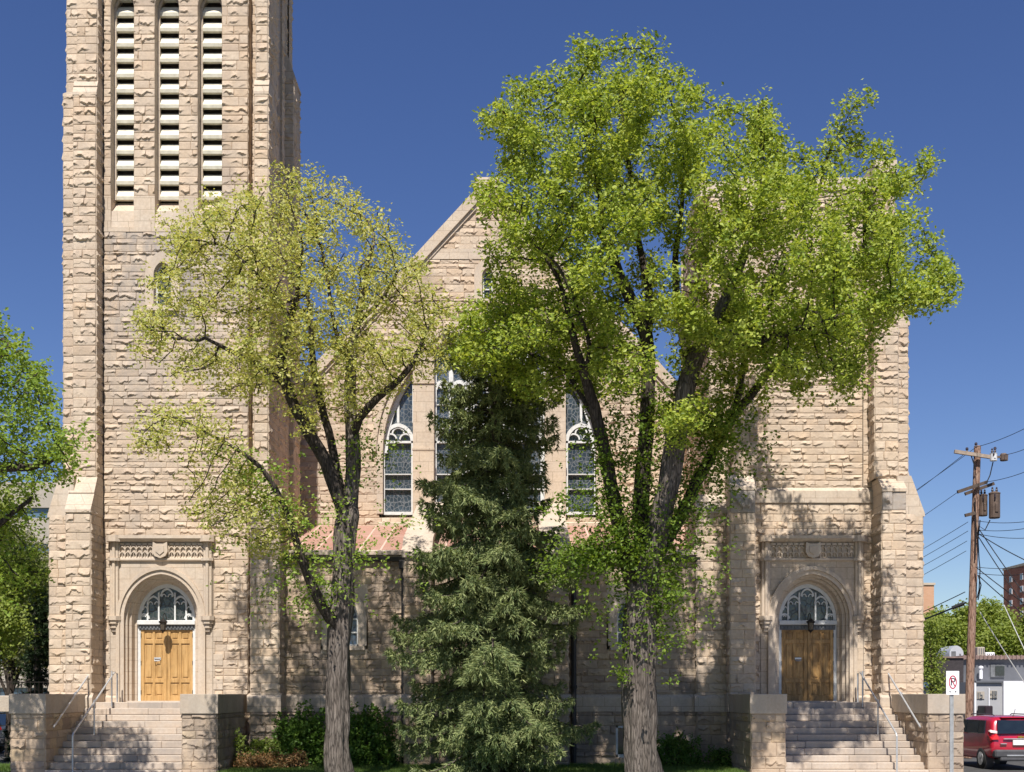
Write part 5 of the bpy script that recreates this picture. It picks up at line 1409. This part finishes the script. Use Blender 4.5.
# ------------------------------------------------------------------ background buildings
M['dkwall']=simple('dark_brown_cladding',(.045,.038,.04),.8,var=.3); M['gywall']=simple('charcoal_stucco',(.12,.125,.14),.8,var=.2,scale=1)
M['whwall']=simple('white_painted_wall',(.72,.72,.74),.7,var=.05,scale=1); M['lgwall']=simple('light_grey_wall',(.36,.36,.37),.8,var=.08,scale=1)
M['redbrick']=None
def brickmat(name,c1,c2,mo,s=1):
    k=N(name); t=k.tex(); sp=k.n('ShaderNodeSeparateXYZ'); k.l(t,sp.inputs[0]); ad=k.n('ShaderNodeMath',operation='ADD'); k.l(sp.outputs[0],ad.inputs[0]); k.l(sp.outputs[1],ad.inputs[1])
    cb=k.n('ShaderNodeCombineXYZ'); k.l(ad.outputs[0],cb.inputs[0]); k.l(sp.outputs[2],cb.inputs[1]); br=k.n('ShaderNodeTexBrick'); br.inputs['Scale'].default_value=s
    br.inputs['Brick Width'].default_value=.5; br.inputs['Row Height'].default_value=.18; br.inputs['Mortar Size'].default_value=.012
    br.inputs['Color1'].default_value=(*c1,1); br.inputs['Color2'].default_value=(*c2,1); br.inputs['Mortar'].default_value=(*mo,1); k.l(cb.outputs[0],br.inputs[0])
    c=k.mix(k.ramp(k.noise(t,.6,5),[(.35,(0,0,0)),(.7,(.3,)*3)]),br.outputs[0],tuple(x*.7 for x in c1)); return k.fin(c,.9)
M['redbrick']=brickmat('red_brick',(.34,.11,.07),(.40,.15,.10),(.38,.26,.2)); M['tanbrick']=brickmat('tan_brick',(.50,.27,.16),(.55,.32,.2),(.5,.36,.26))
M['beige']=simple('beige_concrete',(.38,.335,.28),.85,var=.08,scale=4); M['bluegl']=simple('blue_office_glass',(.10,.16,.22),.15,spec=.7,var=.3,scale=.4,bump=0)
M['hvac']=simple('galvanised_unit',(.55,.56,.58),.45,.4,var=.15,scale=2); M['rooftin']=simple('brown_roof_edge',(.22,.15,.13),.7,var=.3)
YD=70.0; u=lambda p:U(p,YD); z_=lambda p:Z(p,YD)
db=empty('shop_building',(u(980),YD,-.44),'low charcoal building with white lower walls and a brown roof edge behind the car','building')
m=MB(); m.box(u(937),u(963.5),YD-.0,YD+14,-.44,z_(658)); m.build('dark_wall',M['dkwall'],db)
m=MB(); m.box(u(963.5),u(1085),YD+.3,YD+14,-.44,z_(659)); m.build('wall',M['gywall'],db)
m=MB(); m.box(u(963),u(1086),YD+.05,YD+14.1,z_(659),z_(655.5)); x=u(963.5)
while x<u(1085): m.box(x,x+.10,YD-.02,YD+.05,z_(659.5),z_(655)); x+=.24
m.box(u(936),u(963),YD-.1,YD+14,z_(658),z_(656.5)); m.build('roof_edge',M['rooftin'],db)
Y2=YD-3.05; u2=lambda p:U(p,Y2); z2=lambda p:Z(p,Y2)
m=MB(); m.box(u2(975),u2(1002.5),YD-3,YD+.3,-.44,z2(682)); m.build('extension_wall',M['lgwall'],db)
m=MB(); m.box(u2(1002.5),u2(1085),YD-3.2,YD+.3,-.44,z2(681)); m.build('white_wall',M['whwall'],db)
m=MB(); m.box(u2(973.4),u2(975.2),YD-3.2,YD-2.9,-.44,z2(683)); m.box(u2(988.3),u2(989.4),YD-3.1,YD-2.95,-.44,z2(688)); m.build('corner_post',M['whwall'],db)
m=MB(); m.box(u(992),u(1006),YD+.2,YD+.34,z_(677),z_(664.5)); w=m.build('window',M['metal_lead'],db); m=MB(); m.box(u(996.5),u(1005.5),YD+.15,YD+.22,z_(675.5),z_(666)); m.build('pane',M['win'],w)
Y2=YD-3.05; u2=lambda p:U(p,Y2); z2=lambda p:Z(p,Y2)
def wallsign(px0,px1,py0,py1,bars,name='wall_panel'):
    m=MB(); m.box(u2(px0),u2(px1),Y2-.0,Y2+.1,z2(py1),z2(py0)); o=m.build(name,M['beige'],db); m=MB()
    for a,b,c,d in bars: m.box(u2(a),u2(b),Y2-.04,Y2-.001,z2(d),z2(c))
    m.build('dark_marking',M['metal_lead'],o)
wallsign(977,984.5,691.5,699,[(977.6,978.6,692.5,698),(979.6,980.3,692.3,696),(980.3,982.2,694.5,695.3),(981.5,982.3,695.2,698),(979.6,982,697.6,698.3)])
wallsign(989.8,997.3,690.5,698.2,[(992,993.5,691,695),(994.2,996.6,691,694.8),(990.2,991.4,693.6,694.6),(992,993.5,696,697.8),(994.2,996.6,696,697.8)])
m=MB(); m.bev(u2(976.5),u2(984.5),Y2-1.2,Y2-.1,-.40,z2(705.5),.05); o=m.build('waste_bin',M['signblack'],origin=(u2(980.5),Y2-.6,-.4)); tag(o,'dark waste bin against the pale grey wall behind the red car','bin')
m=MB(); m.box(u2(975.5),u2(1002.2),YD-3.15,YD-2.9,z2(682.6),z2(680.8)); m.build('canopy_edge',M['gywall'],db)
m=MB(); c=(u(980.2),YD-.1,z_(672)); m.lathe(c,[(.06,-.40),(.10,-.40),(.10,.05),(.08,.1),(.08,.2),(.14,.22),(.14,.32),(.02,.36)],12); m.build('vent_pipe',M['whwall'],db)
def rooftop(name,label,a,b,t,bt,mat='hvac',rnd=False):
    cx=(u(a)+u(b))/2; root=empty(name,(cx,YD+3,z_(656)),label,'rooftop unit'); Yr=YD+2; uu=lambda p:U(p,Yr); zz=lambda p:Z(p,Yr)
    if rnd:
        m=MB(); w=(uu(b)-uu(a))/2; c=(uu(a)+uu(b))/2; m.extr(arch_pts(c,w,zz(bt)+.2,zz(t)-zz(bt)-.2,8,zz(bt)-.3),'y',Yr,Yr+2.2); m.build('housing',M[mat],root)
        m=MB(); m.box(c-w*.75,c-w*.1,Yr-.02,Yr+.0,zz(bt),zz(t)-.35); m.build('hatch',M['metal_lead'],root); m=MB(); m.box(c+w*.4,c+w*.62,Yr-.02,Yr,zz(bt)+.1,zz(t)-.5); m.build('grille',M['metal_lead'],root)
    else:
        m=MB(); m.bev(uu(a),uu(b),Yr,Yr+1.5,zz(bt)-.3,zz(t),.03); m.build('housing',M[mat],root)
        m=MB(); x=uu(a)+.08
        while x<uu(b)-.1: m.box(x,x+.05,Yr-.015,Yr-.001,zz(bt)+.05,zz(t)-.08); x+=.13
        m.build('grille',M['metal_lead'],root)
rooftop('rooftop_unit','round topped metal ventilation unit on the dark roof left of the pole',949.5,963.5,645.5,657,rnd=True)
rooftop('rooftop_unit','pale boxy air unit on the roof just right of the pole',977.5,985,647,655,'beige')
rooftop('rooftop_unit','low white roof box beside the boxy air unit',985.5,995,652.3,655.5,'whwall')
# low shed and light wall between church and dark building
lb=empty('low_shed',(U(930,64),64,-.44),'low pale shed with a blue grey roof beside the church corner','shed')
m=MB(); m.box(U(915,64),U(937,64),64,70,-.44,Z(687,64)); m.build('wall',M['lgwall'],lb); m=MB(); m.extr([(63.7,Z(687,64)),(63.7,Z(685,64)),(67,Z(680,64)),(67,Z(684,64))],'x',U(914,64),U(937,64)); m.build('roof',M['bluegl'],lb)
def block(label,px0,px1,pyt,Y,depth,mat,rows,cols,name='apartment_block',wm='win',ww=.6,wh=.7,side=None,zbm=-.44):
    root=empty(name,(U((px0+px1)/2,Y),Y,-.44),label,'apartment building'); x0,x1=U(px0,Y),U(px1,Y); zt=Z(pyt,Y)
    m=MB(); m.box(x0,x1,Y,Y+depth,zbm,zt); m.build('wall',M[mat],root)
    m=MB(); m.box(x0-.15,x1+.15,Y-.15,Y+depth+.15,zt,zt+.3); m.build('roof',M['coping'],root)
    H=3.0
    for r_ in range(rows):
        for c in cols:
            zc=zt-1.7-r_*H; m=MB(); m.box(x0+c-ww,x0+c+ww,Y-.06,Y+.02,zc-wh,zc+wh); w=m.build('window',M['whwall'],root)
            m=MB(); m.box(x0+c-ww+.12,x0+c-.04,Y-.09,Y-.05,zc-wh+.12,zc+wh-.12); m.box(x0+c+.04,x0+c+ww-.12,Y-.09,Y-.05,zc-wh+.12,zc+wh-.12); m.build('pane',M[wm],w)
    return root
rb=empty('apartment_block',(U(1060,275),275,-.44),'red brick apartment block with small white windows beyond the trees','apartment building')
xb=U(1050,275); zb=33.2
m=MB(); m.box(xb,xb+40,275,301,-.44,zb); m.build('wall',M['redbrick'],rb); m=MB(); m.box(xb-.2,xb+40.2,274.8,301.2,zb,zb+.6); m.build('roof',M['coping'],rb)
for yy in (278.5,284,290.2,296.5):
    for k_ in range(9):
        zc=zb-2.6-3.0*k_; m=MB(); m.box(xb-.12,xb+.1,yy-.8,yy+.8,zc-.75,zc+.75); w_=m.build('window',M['whwall'],rb)
        m=MB(); m.box(xb-.16,xb-.11,yy-.62,yy-.05,zc-.6,zc+.55); m.box(xb-.16,xb-.11,yy+.05,yy+.62,zc-.6,zc+.55); m.build('pane',M['bluegl'],w_)
block('tan brick apartment block just right of the church wall',905,934,585,165,14,'tanbrick',5,[1.5],ww=.6)
ob=empty('office_building',(U(10,100),100,-.44),'pale concrete office block with blue window bands behind the left trees','building')
for i in range(6):
    zt=Z(482+i*36,100)
    m=MB(); m.box(U(-120,100),U(70,100),100,112,zt-2.15,zt); m.build('concrete_band',M['beige'],ob)
    m=MB(); m.box(U(-120,100),U(70,100),100.3,112,zt-3.03,zt-2.15)
    m.build('window_band',M['bluegl'],ob)

# ------------------------------------------------------------------ camera, light, world
cam=bpy.data.cameras.new('Camera'); co=bpy.data.objects.new('Camera',cam); COL.objects.link(co); SC.camera=co
co.location=(0,0,EYE); co.rotation_euler=(math.pi/2,0,0); cam.sensor_width=36; cam.lens=36*F/1024; cam.shift_y=(HZ-386)/1024; cam.clip_end=3000
EL,AZ=math.radians(55),math.radians(4.5)
d=Vector((math.sin(AZ)*math.cos(EL),math.cos(AZ)*math.cos(EL),-math.sin(EL)))
L=bpy.data.lights.new('sun','SUN'); L.energy=5.0; L.angle=math.radians(.5); L.color=(1,.95,.88)
lo=bpy.data.objects.new('sun',L); COL.objects.link(lo); lo.rotation_euler=d.to_track_quat('-Z','Y').to_euler(); lo.location=(-10,-30,60)
w=bpy.data.worlds.new('World'); SC.world=w; w.use_nodes=True; nt=w.node_tree; bg=nt.nodes['Background']
sk=nt.nodes.new('ShaderNodeTexSky'); sk.sky_type='NISHITA'; sk.sun_disc=False; sk.sun_elevation=EL; sk.sun_rotation=math.radians(180)+AZ
sk.air_density=1.0; sk.dust_density=.3; sk.ozone_density=3.0; sk.altitude=600
hs=nt.nodes.new('ShaderNodeHueSaturation'); hs.inputs['Saturation'].default_value=1.17; hs.inputs['Hue'].default_value=.516; nt.links.new(sk.outputs[0],hs.inputs['Color']); nt.links.new(hs.outputs[0],bg.inputs[0]); bg.inputs[1].default_value=.074
SC.view_settings.view_transform='Standard'; SC.view_settings.look='None'; SC.view_settings.exposure=.5; SC.view_settings.gamma=1
SC.render.engine='CYCLES'
SC.cycles.max_bounces=6; SC.cycles.diffuse_bounces=3; SC.cycles.transparent_max_bounces=4; SC.cycles.transmission_bounces=3
